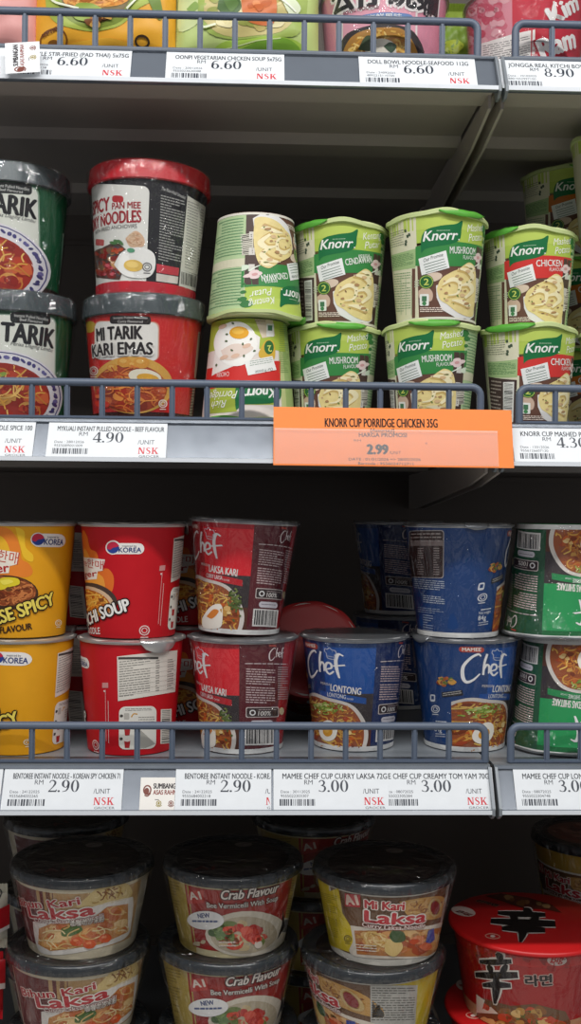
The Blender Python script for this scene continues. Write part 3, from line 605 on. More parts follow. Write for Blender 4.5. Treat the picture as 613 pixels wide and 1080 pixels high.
        A.smooth([(320, 430), (365, 425), (385, 460), (355, 500), (320, 480)], 'e2c27c', 10); A.smooth([(345, 390), (385, 395), (392, 430), (355, 440), (335, 415)], '3f5a30', 11); A.food(ellpts(460, 440, 65, 40, 12), ['d8683c', 'e0895a', 'c04e2c'], 22, 36, 9, 'chunk', 2)
        A.rect(170, 246, 228, 300, 'b82f34', 6); A.text('A1', (176, 292), (222, 290), 40, 'e4c8b8', 7, bold=.05)
        A.text('Mi Kari', (246, 300), (386, 302), 34, 'bf3038', 12, bold=.04, edge='ece2d6'); A.text('Laksa', (246, 356), (464, 350), 46, 'c22e38', 12, bold=.05, edge='ece4dc'); A.text('Curry Laksa Noodle', (236, 378), (464, 374), 18, 'f0e6dc', 13, bold=.02, edge='962c30')
        A.lines(212, 456, 290, 490, 3, 'e0d6c8', 12, .35); A.ring(504, 292, 26, 40, 7, 'cdb078', 8); A.ell(504, 292, 17, 28, '8a2a2c', 8); A.poly([(478, 390), (500, 380), (505, 430), (488, 445), (470, 440)], '3a4a9a', 12)
        A.view(310, 990, .277, 392, 1032, 1118, 75, 60, -.44, off=69); A.poly([(290, 160), (470, 155), (465, 330), (292, 340)], 'b9b6ae', 3); A.lines(296, 170, 460, 320, 14, '5a5852', 4, .35, -4, 4)
    return A
XIN = [([(.5, .0), (.58, .06), (.62, .14)], [.05, .12, .05]), ([(.1, .2), (.45, .18), (.85, .13)], [.06, .1, .07]), ([(.3, .25), (.36, .32), (.38, .4)], [.05, .1, .04]), ([(.74, .2), (.68, .3), (.6, .4)], [.05, .1, .04]),
       ([(.0, .47), (.45, .44), (1.0, .38)], [.08, .12, .1]), ([(.18, .66), (.5, .62), (.84, .6)], [.06, .11, .07]), ([(.5, .46), (.5, .7), (.47, 1.0)], [.08, .13, .04])]
def art_shin():
    A = Art(80, 92).view(453, 860, .261, 557, 1010, 1098, 84, 70, -.42)
    A.band(0, 1, 'a01a18', 0); A.band(.0, .16, 'b8a078', 1); A.band(.84, 1, 'b8201c', 1, -180, 180)
    A.food([(80, 560), (560, 560), (560, 640), (80, 640)], ['8a1512', 'b4302a', '9a2420'], 50, 24, 1, 'chunk', 3)
    A.strokes([(p, [w*2.05 for w in ww]) for p, ww in XIN], 182, 580, 178, 225, 'd8d0c8', 3); A.strokes([(p, [w*1.5 for w in ww]) for p, ww in XIN], 185, 585, 170, 215, '1e1818', 4)
    A.text('라면', (386, 704), (486, 690), 34, '1e1818', 5, bold=.05, edge='b89a90')
    A.ell(505, 590, 38, 22, 'c8b8b0', 3, rot=-8); A.text('Big', (480, 602), (530, 594), 26, 'b02020', 4, bold=.03, shear=.2)
    q = [(190, 780), (330, 800), (420, 780), (540, 800), (560, 840), (560, 920), (190, 920)]; A.poly(q, '6a4a2a', 3); A.food(q, ['b8924a', '8a5a2a', 'd8bc78', '5a6a34', 'c04a2a'], 70, 34, 4, 'chunk', 4)
    A.poly([(190, 770), (225, 790), (215, 830), (250, 815), (280, 840), (190, 850)], 'd8cfc0', 6)
    return A
def art_shin_lid():
    A = Art(94, 94).flat(406, 425, .2726, .68)
    q = [(210, 330), (280, 310), (400, 320), (500, 345), (540, 380), (470, 370), (380, 375), (290, 350)]; A.poly(q, '5a2a1e', 1); A.food(q, ['8a5a34', 'a8744a', '6a2a1c', 'b08a5a'], 40, 22, 2, 'chunk', 3)
    A.strokes([(p, [w*2.2 for w in ww]) for p, ww in XIN], 248, 378, 262, 148, 'e0dad4', 3, .62); A.strokes([(p, [w*1.65 for w in ww]) for p, ww in XIN], 248, 378, 262, 148, '1c1616', 4, .62)
    A.ell(130, 414, 52, 22, 'd8c4bc', 2, rot=8); A.text('Big', (98, 420), (166, 432), 26, 'b8201c', 3, bold=.04, shear=.2)
    A.ring(262, 512, 30, 12, 4, 'e8a090', 2); A.ell(262, 512, 10, 5, 'f0d8d0', 2)
    A.text('신라면', (175, 360), (265, 378), 22, '2a1c1a', 3, bold=.05, edge='d8a898')
    return A
def art_doll():
    A = Art(64, 88).view(300, 0, .261, 404, -22, 64, 68, 61, .44)
    A.band(0, 1, 'e193a8', 0); A.poly([(228, -200), (536, -200), (528, 300), (236, 300)], 'e9a5b6', 1)
    for x in (228, 525): A.rect(x, -200, x+8, 300, 'efe4e2', 2)
    A.text('公仔碗麵', (196, 58), (612, 72), 92, '262226', 5, bold=.04, edge='f0e8e6')
    A.text('BOWL NOODLE', (240, 60), (380, 36), 13, '7a3a48', 6, bold=.02)
    A.smooth([(296, 82), (310, 62), (400, 52), (500, 62), (512, 86), (470, 80), (400, 74), (330, 80)], '6f8fc4', 4); A.text('海鮮風味', (335, 82), (470, 80), 17, 'f0f0f0', 5, bold=.02)
    A.smooth([(205, 250), (225, 170), (270, 120), (400, 95), (520, 130), (540, 250)], '3a3436', 4); A.smooth([(225, 250), (250, 170), (300, 125), (400, 108), (490, 130), (520, 250)], 'b8843c', 5)
    q = [(240, 250), (262, 175), (310, 130), (400, 114), (480, 135), (510, 250)]; A.food(q, ['e0b458', 'cf9638', 'ecca78', 'b8782c'], 80, 52, 6, 'noodle', 4, 7)
    A.smooth([(330, 180), (380, 150), (440, 170), (440, 230), (340, 230)], 'd8d2c4', 9); A.smooth([(300, 190), (330, 140), (370, 150), (360, 195)], '3f4f34', 10); A.smooth([(400, 180), (425, 165), (450, 180), (430, 205)], '2f4a34', 11)
    A.food(ellpts(400, 225, 60, 24, 12), ['c86a4a', 'e0a070', '8a4a3a'], 14, 24, 11, 'chunk', 2); A.text('新', (560, 70), (606, 66), 66, '262226', 5, bold=.04)
    return A
def art_kimchi():
    A = Art(60, 88).view(453, 0, .261, 552, -20, 66, 64, 57, .44)
    A.band(0, 1, 'c62a3e', 0); A.band(0, 1, 'd98a98', 1, -85, -12)
    A.food([(60, -60), (330, -60), (330, 170), (60, 170)], ['cf6a7c', 'e2a8b0', 'c85468'], 120, 26, 2, 'chunk', 3)
    A.poly([(200, 150), (335, 120), (420, 110), (420, 300), (200, 300)], 'ece6e2', 5); A.lines(215, 158, 400, 260, 12, '8a8684', 6, .35, -26, 4)
    A.rect(404, -60, 440, 300, 'c2263a', 5); A.smooth([(480, -40), (560, -60), (600, 100), (590, 260), (480, 260)], 'c2263a', 4)
    A.text('Kim', (492, 100), (590, 50), 66, 'f2eeec', 7, bold=.05); A.text('Ram', (452, 225), (580, 195), 74, 'f2eeec', 7, bold=.05, edge='c2263a')
    A.stroke([(478, 100), (500, 60), (490, 10)], 8, 'ece6e2', 7); A.lines(408, 150, 434, 220, 4, 'e8b0b4', 6)
    return A

# ------------------------------------------------------------------ cups and bowls
def cone_fn(rb, rt, h, R, rot=0.0, ext=.0003):
    def fn(u, v, L):
        r = rb+(rt-rb)*(v/1000/h)+EPS*L+ext; a = u/R+rot
        return (r*math.sin(a), -r*math.cos(a), v/1000)
    return fn
_cache = {}
def cached(key, maker):
    """one mesh per kind of part; further instances share it"""
    if key not in _cache: _cache[key] = maker()
    return _cache[key]
def part(name, me, parent, smooth=True):
    return link(bpy.data.objects.new(name, me), parent)
def body_mesh(key, art, rb, rt, h, paper, base):
    def mk():
        A = art(); mats = [ink(paper), ink(base)]; v, f, m = [], [], []
        mb = MB(); mb.lathe([(0, .003), (rb-.0035, .003), (rb-.003, 0), (rb-.0006, 0), (rb, .0008), (rt, h), (rt-.002, h+.0002), (0, h+.0002)], 96)
        v = [tuple(p) for p in mb.v]; f = list(mb.f); m = [0]*len(f)
        A.build(v, f, m, mats, cone_fn(rb, rt, h, A.R), 4.0, (.8, h*1000-.2))
        me = bpy.data.meshes.new('printed_cup_body'); me.from_pydata(v, [], f)
        for x in mats: me.materials.append(x)
        me.polygons.foreach_set('material_index', m); me.polygons.foreach_set('use_smooth', [True]*len(f)); me.update()
        if hasattr(me, 'set_sharp_from_angle'): me.set_sharp_from_angle(angle=.6)
        return me
    return cached(('body', key), mk)
def lathe_mesh(key, prof, m, seg=96, wob=None):
    def mk():
        mb = MB(); mb.lathe(prof, seg, 0, wob); me = bpy.data.meshes.new(str(key[0])); me.from_pydata(mb.v, [], mb.f); me.materials.append(m)
        me.polygons.foreach_set('use_smooth', [True]*len(me.polygons)); me.update(); me.set_sharp_from_angle(angle=.7); return me
    return cached(key, mk)
def rim_mesh(key, rt, h, m, w=.0022):
    return lathe_mesh(('rolled_rim',)+key, [(rt-.001+w*math.cos(a), h-w*.6+w*math.sin(a)) for a in [math.radians(x) for x in (200, 250, 300, 350, 40, 80, 120)]]+[(rt-.003, h-.002)], m)
def film(parent, key, prof, base=.05, strength=.9, ph=0):
    wob = lambda a, r, z: (.0006*math.sin(a*7+z*90+ph)+.0004*math.sin(a*13-z*160), .0)
    return part('shrink_wrap', lathe_mesh(('shrink_wrap', key, ph), prof, film_mat('shrink_film_%d' % (strength*100), base, 55, strength), 120, wob), parent)

def cup(name, pos, label, group, rot, kind, invert=False, tilt=(0, 0), cat='instant noodle cup', scale=1.0):
    """a cup standing at pos (or upside down on its lid); rot turns the print to the right, in degrees"""
    rot -= math.degrees(math.atan2(pos[0]-CAM.x, pos[1]-CAM.y)); K = CUPS[kind]; h, rb, rt = K['h'], K['rb'], K['rt']; top = h+K['lid_t']
    z = pos[2]+(top*scale if invert else 0)
    root = thing(name, (pos[0], pos[1], z), label, cat, group, (math.radians(tilt[0]), (PI if invert else 0)+math.radians(tilt[1]), 0))
    root.rotation_mode = 'XYZ'; root.rotation_euler.z = math.radians(rot)
    if tilt != (0, 0):      # lean about world axes after turning the print
        m = Matrix.Rotation(math.radians(tilt[1]), 4, 'Y') @ Matrix.Rotation(math.radians(tilt[0]), 4, 'X') @ Matrix.Rotation(math.radians(rot), 4, 'Z') @ Matrix.Rotation(PI if invert else 0, 4, 'Y')
        root.rotation_euler = m.to_euler()
    if scale != 1: root.scale = (scale,)*3
    part('cup_body', body_mesh(kind, K['art'], rb, rt, h, K['paper'], K['base']), root)
    if 'rim' in K: part('rolled_rim', rim_mesh((kind,), rt, h, mat('rim_'+K['rim'], K['rim'], .45)), root)
    lk = K['lid']
    if lk == 'cap':
        R, m = K['cap_r'], K['cap_mat']; o = part('plastic_lid', lathe_mesh(('plastic_lid', kind), [(R-.0035, K['cap_z0']), (R-.001, K['cap_z0']), (R, K['cap_z0']+.001), (R-.0015, top-.002), (R-.0035, top), (R-.007, top-.0003), (R-.009, top-.003), (R-.012, top-.0035), (0, top-.0035)], m), root)
        if 'cap_art' in K: K['cap_art'](o, R, top)
    elif lk == 'foil':
        wob = lambda a, r, z: (.0004*math.sin(a*5+1)*max(0, (r-rt)*200)+.0003*math.sin(a*11), .0004*math.sin(a*9)*(r > rt))
        o = part('foil_lid', lathe_mesh(('foil_lid', kind), [(rt+.001, h-.0022), (rt+.003, h-.0016), (rt+.003, h-.0003), (rt-.002, h+.0012), (rt-.006, h+.0008), (0, h+.0008)], K['lid_mat'], 96, wob), root)
        if K.get('tab'): part('peel_tab', tab_mesh(kind, rt, h, K['lid_mat'], K['tab']), o)
    elif lk == 'paper':
        wob = lambda a, r, z: (.0009*math.sin(a*4+.6)*(r > rt-.001), (.0016*math.sin(a*3+1.2)+.0008*math.sin(a*7))*(r > rt-.004))
        o = part('paper_lid', lathe_mesh(('paper_lid', kind), [(rt+.001, h-.0045), (rt+.0026, h-.0042), (rt+.0026, h-.0006), (rt+.0005, h+.001), (rt-.006, h+.0008), (0, h+.0008)], K['lid_mat'], 96, wob), root)
        part('peel_tab', tab_mesh(kind, rt, h, K['tab_mat'], K.get('tab', 'leaf')), o)
    elif lk == 'disc':
        R = K['cap_r']; o = part('paper_lid', lathe_mesh(('paper_lid', kind), [(R-.004, h-.004), (R-.001, h-.004), (R, h-.002), (R-.0005, h), (R-.003, top), (0, top)], K['lid_mat']), root); K['cap_art'](o, R, top)
    if 'wrap' in K:
        W = K['wrap']; film(root, kind, W(h, rb, rt, top), K.get('film', .05), K.get('film_s', .9), 0)
    return root
def tab_mesh(kind, rt, h, m, shape):
    """the pull tab of a lid, folded down over the rim"""
    def mk():
        mb = MB(); n = 9; rows = []
        a0, a1, drop = {'leaf': (2, 62, .0055), 'leaf_left': (-72, -6, .0065), 'foil': (76, 118, .012), 'small': (-66, -40, .005)}[shape]
        for j, (dr, dz) in enumerate(((-.012, .0019), (.001, .0019), (.0029, -.0005), (.0031, -.003), (.003, -drop))):
            for i in range(n):
                t = i/(n-1); a = math.radians(a0+(a1-a0)*t); b = math.sin(PI*t)**.6; wv = .0004*math.sin(i*2.1+j)
                z = h+(dz if j < 3 else dz*(.15+.85*b))+wv*.6; r = rt+dr+wv+(.0012 if j > 1 else 0)
                rows.append((r*math.sin(a), -r*math.cos(a), z))
        v = rows+[(x*.994, y*.994, z-.0004) for x, y, z in rows]; N = len(rows)
        f = [(j*n+i, j*n+i+1, (j+1)*n+i+1, (j+1)*n+i) for j in range(4) for i in range(n-1)]
        f += [tuple(x+N for x in q[::-1]) for q in f]
        edge = [i for i in range(n)]+[j*n+n-1 for j in range(1, 5)]+[4*n+i for i in range(n-2, -1, -1)]+[j*n for j in range(3, 0, -1)]
        f += [(edge[(i+1) % len(edge)], edge[i], edge[i]+N, edge[(i+1) % len(edge)]+N) for i in range(len(edge))]
        me = bpy.data.meshes.new('peel_tab'); me.from_pydata(v, [], f); me.materials.append(m); me.polygons.foreach_set('use_smooth', [True]*len(f)); me.update(); return me
    return cached(('tab', kind), mk)
def disc_art(fnart, sunk=.0035):
    def go(lid, R, top):
        me = lid.data
        if me.get('art'): return
        v = [tuple(p.co) for p in me.vertices]; f = [tuple(p.vertices) for p in me.polygons]; m = [p.material_index for p in me.polygons]; mats = list(me.materials); n0 = len(f)
        A = fnart(); A.build(v, f, m, mats, lambda u, w, L: (u/1000, w/1000, top-sunk+.0003+EPS*L), 400)
        me.clear_geometry(); me.from_pydata(v, [], f)
        for x in mats[1:]: me.materials.append(x)
        me.polygons.foreach_set('material_index', m); me.polygons.foreach_set('use_smooth', [i < n0 for i in range(len(f))]); me.update(); me['art'] = True
    return go
def art_dark_lid():
    A = Art(70, 70).flat(0, 0, 1, 1)
    A.ell(0, 0, 62, 62, '201a1a', 1, n=48); A.ell(10, 12, 44, 34, '2c2422', 2); A.food(ellpts(10, 12, 40, 30, 20), ['3a2a24', '44362c', '2a2626', '3a3a2a'], 40, 12, 3, 'chunk', 3)
    A.ell(12, -46, 10, 8, '8a8480', 4); A.stroke([(6, -43), (12, -48), (18, -50)], 1.5, '3a3432', 5); A.text('A1', (-40, 40), (-20, 40), 12, '6a2a2a', 4, bold=.04)
    return A
def art_meat_lid():
    A = Art(70, 70).flat(0, 0, 1, 1)
    A.ell(0, 0, 66, 66, '3a2e26', 1, n=48); A.ell(-6, 4, 52, 50, '8a5a48', 2, n=36); A.food(ellpts(-6, 4, 48, 46, 24), ['a0604c', '8a4a3c', 'b8806a', '6a3a2c'], 90, 11, 3, 'chunk', 4)
    return A

FOIL = mat('silver_foil', 'c9c8c6', .3, .75, .5, .08, 90, .25)
FOILD = mat('grey_foil_lid', '8f9296', .35, .7, .5, .08, 90, .2)
CAPR = mat('red_lid_plastic', 'c3222c', .28, 0, .5, .04)
CAPG = mat('grey_lid_plastic', '4d5558', .2, .15, .6, .05)
CAPD = mat('charcoal_lid_plastic', '2e3236', .22, .1, .6, .05)
PAPL = mat('lime_paper_lid', 'c4d294', .5, 0, .4, .08, 40)
PAPG = mat('green_paper_tab', '5aa83c', .45, 0, .4, .15, 60)
REDL = mat('red_paper_lid', 'c81c1e', .35, 0, .5, .05)
bowl_wrap = lambda h, rb, rt, top: [(rb+.001, .002), (rb+.003, .01), (rt+.0028, h-.010), (rt+.0052, h-.002), (rt+.0053, top-.003), (rt+.003, top+.0008), (rt-.0015, top+.0008)]
cup_wrap = lambda h, rb, rt, top: [(rb+.0008, .0006), (rb+.0018, .002), (rb+.002, .012), (rt+.0016, h-.012), (rt+.0034, h-.003), (rt+.0032, top+.0003), (rt-.011, top+.0005)]
cap_wrap = lambda h, rb, rt, top: [(rb+.001, .0005), (rb+.002, .012), (rt+.0018, h-.012), (rt+.0048, h-.004), (rt+.0048, top-.003), (rt+.002, top+.0006), (rt+.0005, top+.0006)]
CUPS = {
 'tarik_green': dict(h=.118, rb=.0525, rt=.063, lid_t=.016, lid='cap', cap_r=.0668, cap_z0=.112, cap_mat=CAPG, paper='1d5638', base='d8d4c8', art=art_tarik_green, wrap=cap_wrap, film=.055, film_s=1.1),
 'tarik_red': dict(h=.118, rb=.0525, rt=.063, lid_t=.016, lid='cap', cap_r=.0668, cap_z0=.112, cap_mat=CAPG, paper='cf2b2a', base='d8d4c8', art=art_tarik_red, wrap=cap_wrap, film=.055, film_s=1.1),
 'spicy': dict(h=.124, rb=.0525, rt=.063, lid_t=.016, lid='cap', cap_r=.0668, cap_z0=.119, cap_mat=CAPR, paper='27272b', base='d8d4c8', art=art_spicy, wrap=cap_wrap, film=.055, film_s=1.1),
 'korea_red': dict(h=.1195, rb=.0455, rt=.0553, lid_t=.0018, lid='foil', lid_mat=FOIL, tab='foil', rim='d8d2ca', paper='bf1420', base='d8d4c8', art=art_korea_red),
 'korea_yellow': dict(h=.1195, rb=.0455, rt=.0553, lid_t=.0018, lid='foil', lid_mat=FOIL, rim='d8d2ca', paper='e3a01c', base='d8d4c8', art=art_korea_yellow),
 'porridge': dict(h=.1085, rb=.0405, rt=.0505, lid_t=.0018, lid='paper', lid_mat=PAPL, tab_mat=PAPG, rim='cfd8a0', paper='ccd494', base='eeeae0', art=art_porridge),
}
for k, a in (('mushroom', ('MUSHROOM', '', '3c8a48', 'table', ('Mashed', 'Potato'))), ('mushroom_bar', ('MUSHROOM', '', '3c8a48', 'bar', ('Mashed', 'Potato'))), ('cendawan', ('CENDAWAN', 'PERISA', '3c8a48', 'bar', ('Kentang', 'Putar'))), ('chicken', ('CHICKEN', '', 'd43c38', 'table', ('Mashed', 'Potato'))), ('chicken_bar', ('CHICKEN', '', 'd43c38', 'bar', ('Mashed', 'Potato'))), ('back_mash', ('CHEESE', '', 'c8742a', 'table', ('Mashed', 'Potato')))):
    CUPS[k] = dict(h=.1085, rb=.0405, rt=.0505, lid_t=.0018, lid='paper', lid_mat=PAPL, tab_mat=PAPG, rim='cfd8a0', paper='6a4a3e', base='eeeae0', art=(lambda a=a: art_mash(*a)))
CUPS['chicken']['tab'] = CUPS['chicken_bar']['tab'] = CUPS['cendawan']['tab'] = 'leaf_left'
for k, a in (('laksa', ('a81d28', 'e0232f', '5e1e26', '9a2a30', 'c0242e', 'LAKSA KARI', 'CURRY LAKSA', 11, True)), ('lontong', ('193e76', '1b519e', '1a2c5c', '1c2f66', '20509a', 'LONTONG', 'LONTONG', 23)), ('shitake', ('1f6a3c', '2a9a58', '1f5236', '205038', '2a8a50', 'PEDAS SHIITAKE', 'SPICY SHIITAKE', 37))):
    CUPS[k] = dict(h=.1205, rb=.0425, rt=.0575, lid_t=.0018, lid='foil', lid_mat=FOILD, tab='small', rim='c8c8c8', paper=a[0], base='e4e4e2', art=(lambda a=a: art_chef(*a)), wrap=cup_wrap, film=.04, film_s=1.1)
for k in ('bihun', 'crab', 'mikari'):
    CUPS[k] = dict(h=.083, rb=.058, rt=.074, lid_t=.0085, lid='cap', cap_r=.0785, cap_z0=.0805, cap_mat=CAPD, cap_art=disc_art(art_dark_lid), paper='d9cdb2', base='e4e0d6', art=(lambda k=k: art_a1(k)), wrap=bowl_wrap, film=.045, film_s=1.2)
CUPS['tallbowl'] = dict(h=.107, rb=.060, rt=.076, lid_t=.0085, lid='cap', cap_r=.0805, cap_z0=.104, cap_mat=CAPD, cap_art=disc_art(art_meat_lid), paper='b8963c', base='e4e0d6', art=(lambda: art_a1('mikari')), wrap=bowl_wrap, film=.045, film_s=1.2)
CUPS['shin'] = dict(h=.0945, rb=.072, rt=.0865, lid_t=.0015, lid='disc', cap_r=.092, lid_mat=REDL, cap_art=disc_art(art_shin_lid, 0), paper='a01a18', base='e4e0d6', art=art_shin, wrap=lambda h, rb, rt, top: [(rb+.001, .002), (rb+.003, .01), (rt+.002, h-.010), (rt+.0035, h-.005)], film=.035, film_s=.6)
CUPS['doll'] = dict(h=.088, rb=.0605, rt=.068, lid_t=.0018, lid='foil', lid_mat=FOIL, rim='d8d2ca', paper='e193a8', base='e4e0d6', art=art_doll, wrap=cup_wrap, film=.03, film_s=.5)
CUPS['kimchi'] = dict(h=.088, rb=.0565, rt=.064, lid_t=.0018, lid='foil', lid_mat=FOIL, rim='d8d2ca', paper='c62a3e', base='e4e0d6', art=art_kimchi, wrap=cup_wrap, film=.03, film_s=.5)
# ------------------------------------------------------------------ the place: floor, back panel, shelves
M_SHELF = mat('grey_enamel', '868c92', .38, .2, .5, .04)
M_UNDER = mat('dark_enamel', 'b5aca4', .55, .1, .4, .05)
M_BACK = mat('back_enamel', '6e655e', .6, .1, .4, .05)
M_RAIL = mat('rail_plastic', '747b85', .2, .25, .6, .04)
M_WIRE = mat('wire_coating', '5a6577', .42, 0, .5, .05)
M_CARD = mat('label_card', 'e4e8ec', .5, 0, .3, .02)
M_LIP = mat('clear_lip', 'dfe4ea', .15, 0, .6, .02)
fl = mesh_obj('floor', [(-2.5, -3.5, 0), (2.5, -3.5, 0), (2.5, .62, 0), (-2.5, .62, 0)], [(0, 1, 2, 3)], mat('floor_tiles', 'cfcbc4', .3, 0, .5, .08, 4)); tag(fl, kind='structure')
w = MB(); w.box(-1.6, 1.6, .57, .60, 0, 2.3)
for z in (.35, .7, 1.05, 1.4, 1.75, 2.1): w.box(-1.6, 1.6, .5655, .571, z, z+.006)
o = w.build('wall_back', M_BACK, None, False); tag(o, kind='structure')
XS = at(526.5, 540, 0).x                     # the joint between the two bays
RAILS = [(ZC+.421, 'top'), (ZC+.0478, 'second'), (ZC-.299, 'third')]
DECK = [r[0]+.044 for r in RAILS]+[ZC-.655]
TILT = math.atan2(.021, .040)
BAYS = (('left', -.70, XS-.002), ('right', XS+.002, XS+.70))
def shelf(x0, x1, zd, label, group='shelf boards of the rack'):
    t = thing('shelf_board', ((x0+x1)/2, .3, zd-.02), label, 'shelf', group); c = Vector(t.location)
    def bld(mb, name, m, smooth=False):
        mb.v = [tuple(Vector(p)-c) for p in mb.v]; return mb.build(name, m, t, smooth)
    d = MB(); d.box(x0, x1, .023, .56, zd-.003, zd); d.box(x0, x1, .021, .024, zd-.036, zd); bld(d, 'deck', M_SHELF)
    u = MB(); u.extrude([(.024, zd-.036), (.06, zd-.036), (.062, zd-.022), (.19, zd-.022), (.195, zd-.034), (.235, zd-.034), (.24, zd-.022), (.40, zd-.022), (.405, zd-.034), (.44, zd-.034), (.445, zd-.022), (.56, zd-.022), (.56, zd-.0035), (.024, zd-.0035)], x0+.003, x1-.003); bld(u, 'stiffener_tray', M_UNDER)
    r = MB(); z = zd-.044
    r.extrude([(.0, z), (-.0035, z+.001), (-.0035, z+.0035), (-.0015, z+.0045), (.0009, z+.0028), (.0205, z+.0385), (.0185, z+.0405), (.0195, z+.043), (.0235, z+.043), (.0235, z+.036), (.0035, z)], x0+.003, x1-.003); bld(r, 'price_rail', M_RAIL)
    l = MB(); l.extrude([(-.0044, z+.0002), (-.0044, z+.0042), (-.0036, z+.0042), (-.0036, z+.0002)], x0+.003, x1-.003); bld(l, 'rail_lip', M_LIP)
    for xe in (x0, x1-.0028):
        e = MB(); e.extrude([(-.0045, z-.001), (-.0045, z+.006), (.017, z+.0425), (.026, z+.0425), (.030, z+.030), (.012, z-.006), (.004, z-.006)], xe, xe+.0028); bld(e, 'end_cap', M_SHELF)
    for xe in (x0+.003, x1-.006):
        b = MB(); P = [(.03, zd-.034), (.03, zd-.05), (.12, zd-.062), (.5, zd-.085), (.565, zd-.085), (.565, zd-.034)]
        b.extrude(P, xe, xe+.003); bld(b, 'bracket', M_UNDER)
    return t
SHELF_LABEL = {('left', 0): 'long grey shelf board holding the noodle packets, highest shelf', ('right', 0): 'grey shelf board under the red kimchi bowl side, at the top past the joint',
 ('left', 1): 'long grey shelf board holding the green mashed potato cups and red lidded tubs', ('right', 1): 'grey shelf board past the joint, right of the orange sign',
 ('left', 2): 'long grey shelf board holding the yellow, red and blue noodle cups', ('right', 2): 'grey shelf board past the joint under the upside-down green cups',
 ('left', 3): 'grey lowest shelf board under the large noodle bowls', ('right', 3): 'grey lowest shelf board past the joint, by the red bowls'}
def guard(x0, x1, zd, xb, label):
    """a wire fence clipped along the front of a shelf"""
    t = thing('wire_shelf_guard', ((x0+x1)/2, .029, zd), label, 'shelf guard', 'wire guards along the shelf fronts'); c = Vector(t.location)
    H, r = .0375, .0040; R = .009
    def bend(xa, sgn): return [(xa+sgn*R*(1-math.sin(a)), .029, zd+H-R+R*math.cos(a)) if False else (xa+sgn*(R-R*math.cos(a)), .029, zd+H-R+R*math.sin(a)) for a in [PI/2*i/5 for i in range(6)]]
    pts = [(x0, .029, zd+.001)]+bend(x0, 1)+bend(x1, -1)[::-1]+[(x1, .029, zd+.001)]
    f = MB(); f.tube(pts, r, 10); f.v = [tuple(Vector(p)-c) for p in f.v]; f.build('wire_frame', M_WIRE, t)
    b = MB(); b.box(x0-.003, x1+.003, .0255, .0325, zd+.0002, zd+.0035, 0, .001); b.v = [tuple(Vector(p)-c) for p in b.v]; b.build('bottom_strip', M_WIRE, t)
    x = xb
    while x > x0+.012: x -= .03525
    x += .03525
    while x < x1-.008:
        if x > x0+.008:
            v = MB(); v.box(x-.0029, x+.0029, .0266, .0314, zd+.001, zd+H-.001, 0, .0015); v.v = [tuple(Vector(p)-c) for p in v.v]; v.build('upright_bar', M_WIRE, t)
        x += .03525
    return t
GEND = [(508, 540, 250), (511, 544, 108), (516, 535, 108)]; WORD = ('top', 'middle', 'lower')
for i in range(4):
    for side, x0, x1 in BAYS: shelf(x0, x1, DECK[i], SHELF_LABEL[(side, i)])
GL = {(0, 0): 'long blue-grey wire guard in front of the noodle packets', (0, 1): 'blue-grey wire guard starting in front of the red kimchi noodle bowl',
      (1, 0): 'long blue-grey wire guard above the orange promotion sign', (1, 1): 'short blue-grey wire guard right of the orange promotion sign',
      (2, 0): 'long blue-grey wire guard in front of the yellow, red and blue noodle cups', (2, 1): 'blue-grey wire guard in front of the upside-down green noodle cup'}
for i in range(3):
    a, b, xb = GEND[i]; py = (24, 406, 765)[i]
    ref = at((250, 108, 108)[i]-(0 if i else 2), py, .029).x
    guard(-.66, at(a-4, py, .029).x, DECK[i], ref, GL[(i, 0)])
    x1 = at(b+4, py, .029).x; rx = at((582.5, 586, 577)[i], py, .029).x
    guard(x1, XS+.66, DECK[i], rx, GL[(i, 1)])

# ------------------------------------------------------------------ price labels
LW, LH = .118, .0425
def flat_card(name, art, w, h, pos, label, cat, group=None, card='e4e8ec', rot=0.0, lift=.0012, thick=.0004, dx=.0):
    """a card standing in a price rail; pos = its lower left corner on the tilted rail face"""
    v, f, m = [], [], []; mats = [ink(card)]
    mb = MB(); mb.box(0, w, -thick, 0, 0, h); v = [tuple(p) for p in mb.v]; f = list(mb.f); m = [0]*6
    art.build(v, f, m, mats, lambda u, q, L: (u/1000, -thick-EPS*L*.6, q/1000), 500)
    o = mesh_obj(name, v, f, mats, m, None, False)
    n = Vector((0, -math.cos(TILT), math.sin(TILT)))
    o.matrix_world = Matrix.Translation(Vector(pos)+n*lift) @ Matrix.Rotation(-TILT, 4, 'X') @ Matrix.Rotation(rot, 4, 'Y')
    return tag(o, label, cat, group)
def price_art(title, price, date, code, seed, cut=0.0, title_off=0.0, rightpart=True):
    A = Art(1, 42).flat(10, 185, .3026, .284)
    A.P = lambda x, y: ((x-10)*.3026-cut, (185-y)*.284)
    c = '3a3f4a'; A.k = .29
    if title: A.text(title, (40, 76), (40+min(350, 11.6*len(title)), 76), 19, c, 1, bold=.012)
    A.text('RM', (112, 96), (140, 96), 16, c, 1); A.glyphs(price, 158, 122, 42, c, 1, 1.2)
    if date: A.text('Date : '+date, (34, 126), (130, 126), 9.5, c, 1); A.text(code, (34, 141), (126, 141), 9.5, c, 1)
    A.barcode(30, 147, 148, 170, c, 1, seed)
    if rightpart:
        A.text('/UNIT', (306, 128), (360, 128), 17, c, 1); A.glyphs('NSK', 308, 167, 26, 'd62a38', 1, 1.15); A.text('GROCER', (312, 181), (378, 181), 8, c, 1)
    B = Art(1, 42); W = 118-cut
    B.t = [t for t in A.t if min(p[0] for p in t[:3]) > .4 and max(p[0] for p in t[:3]) < W]
    return B
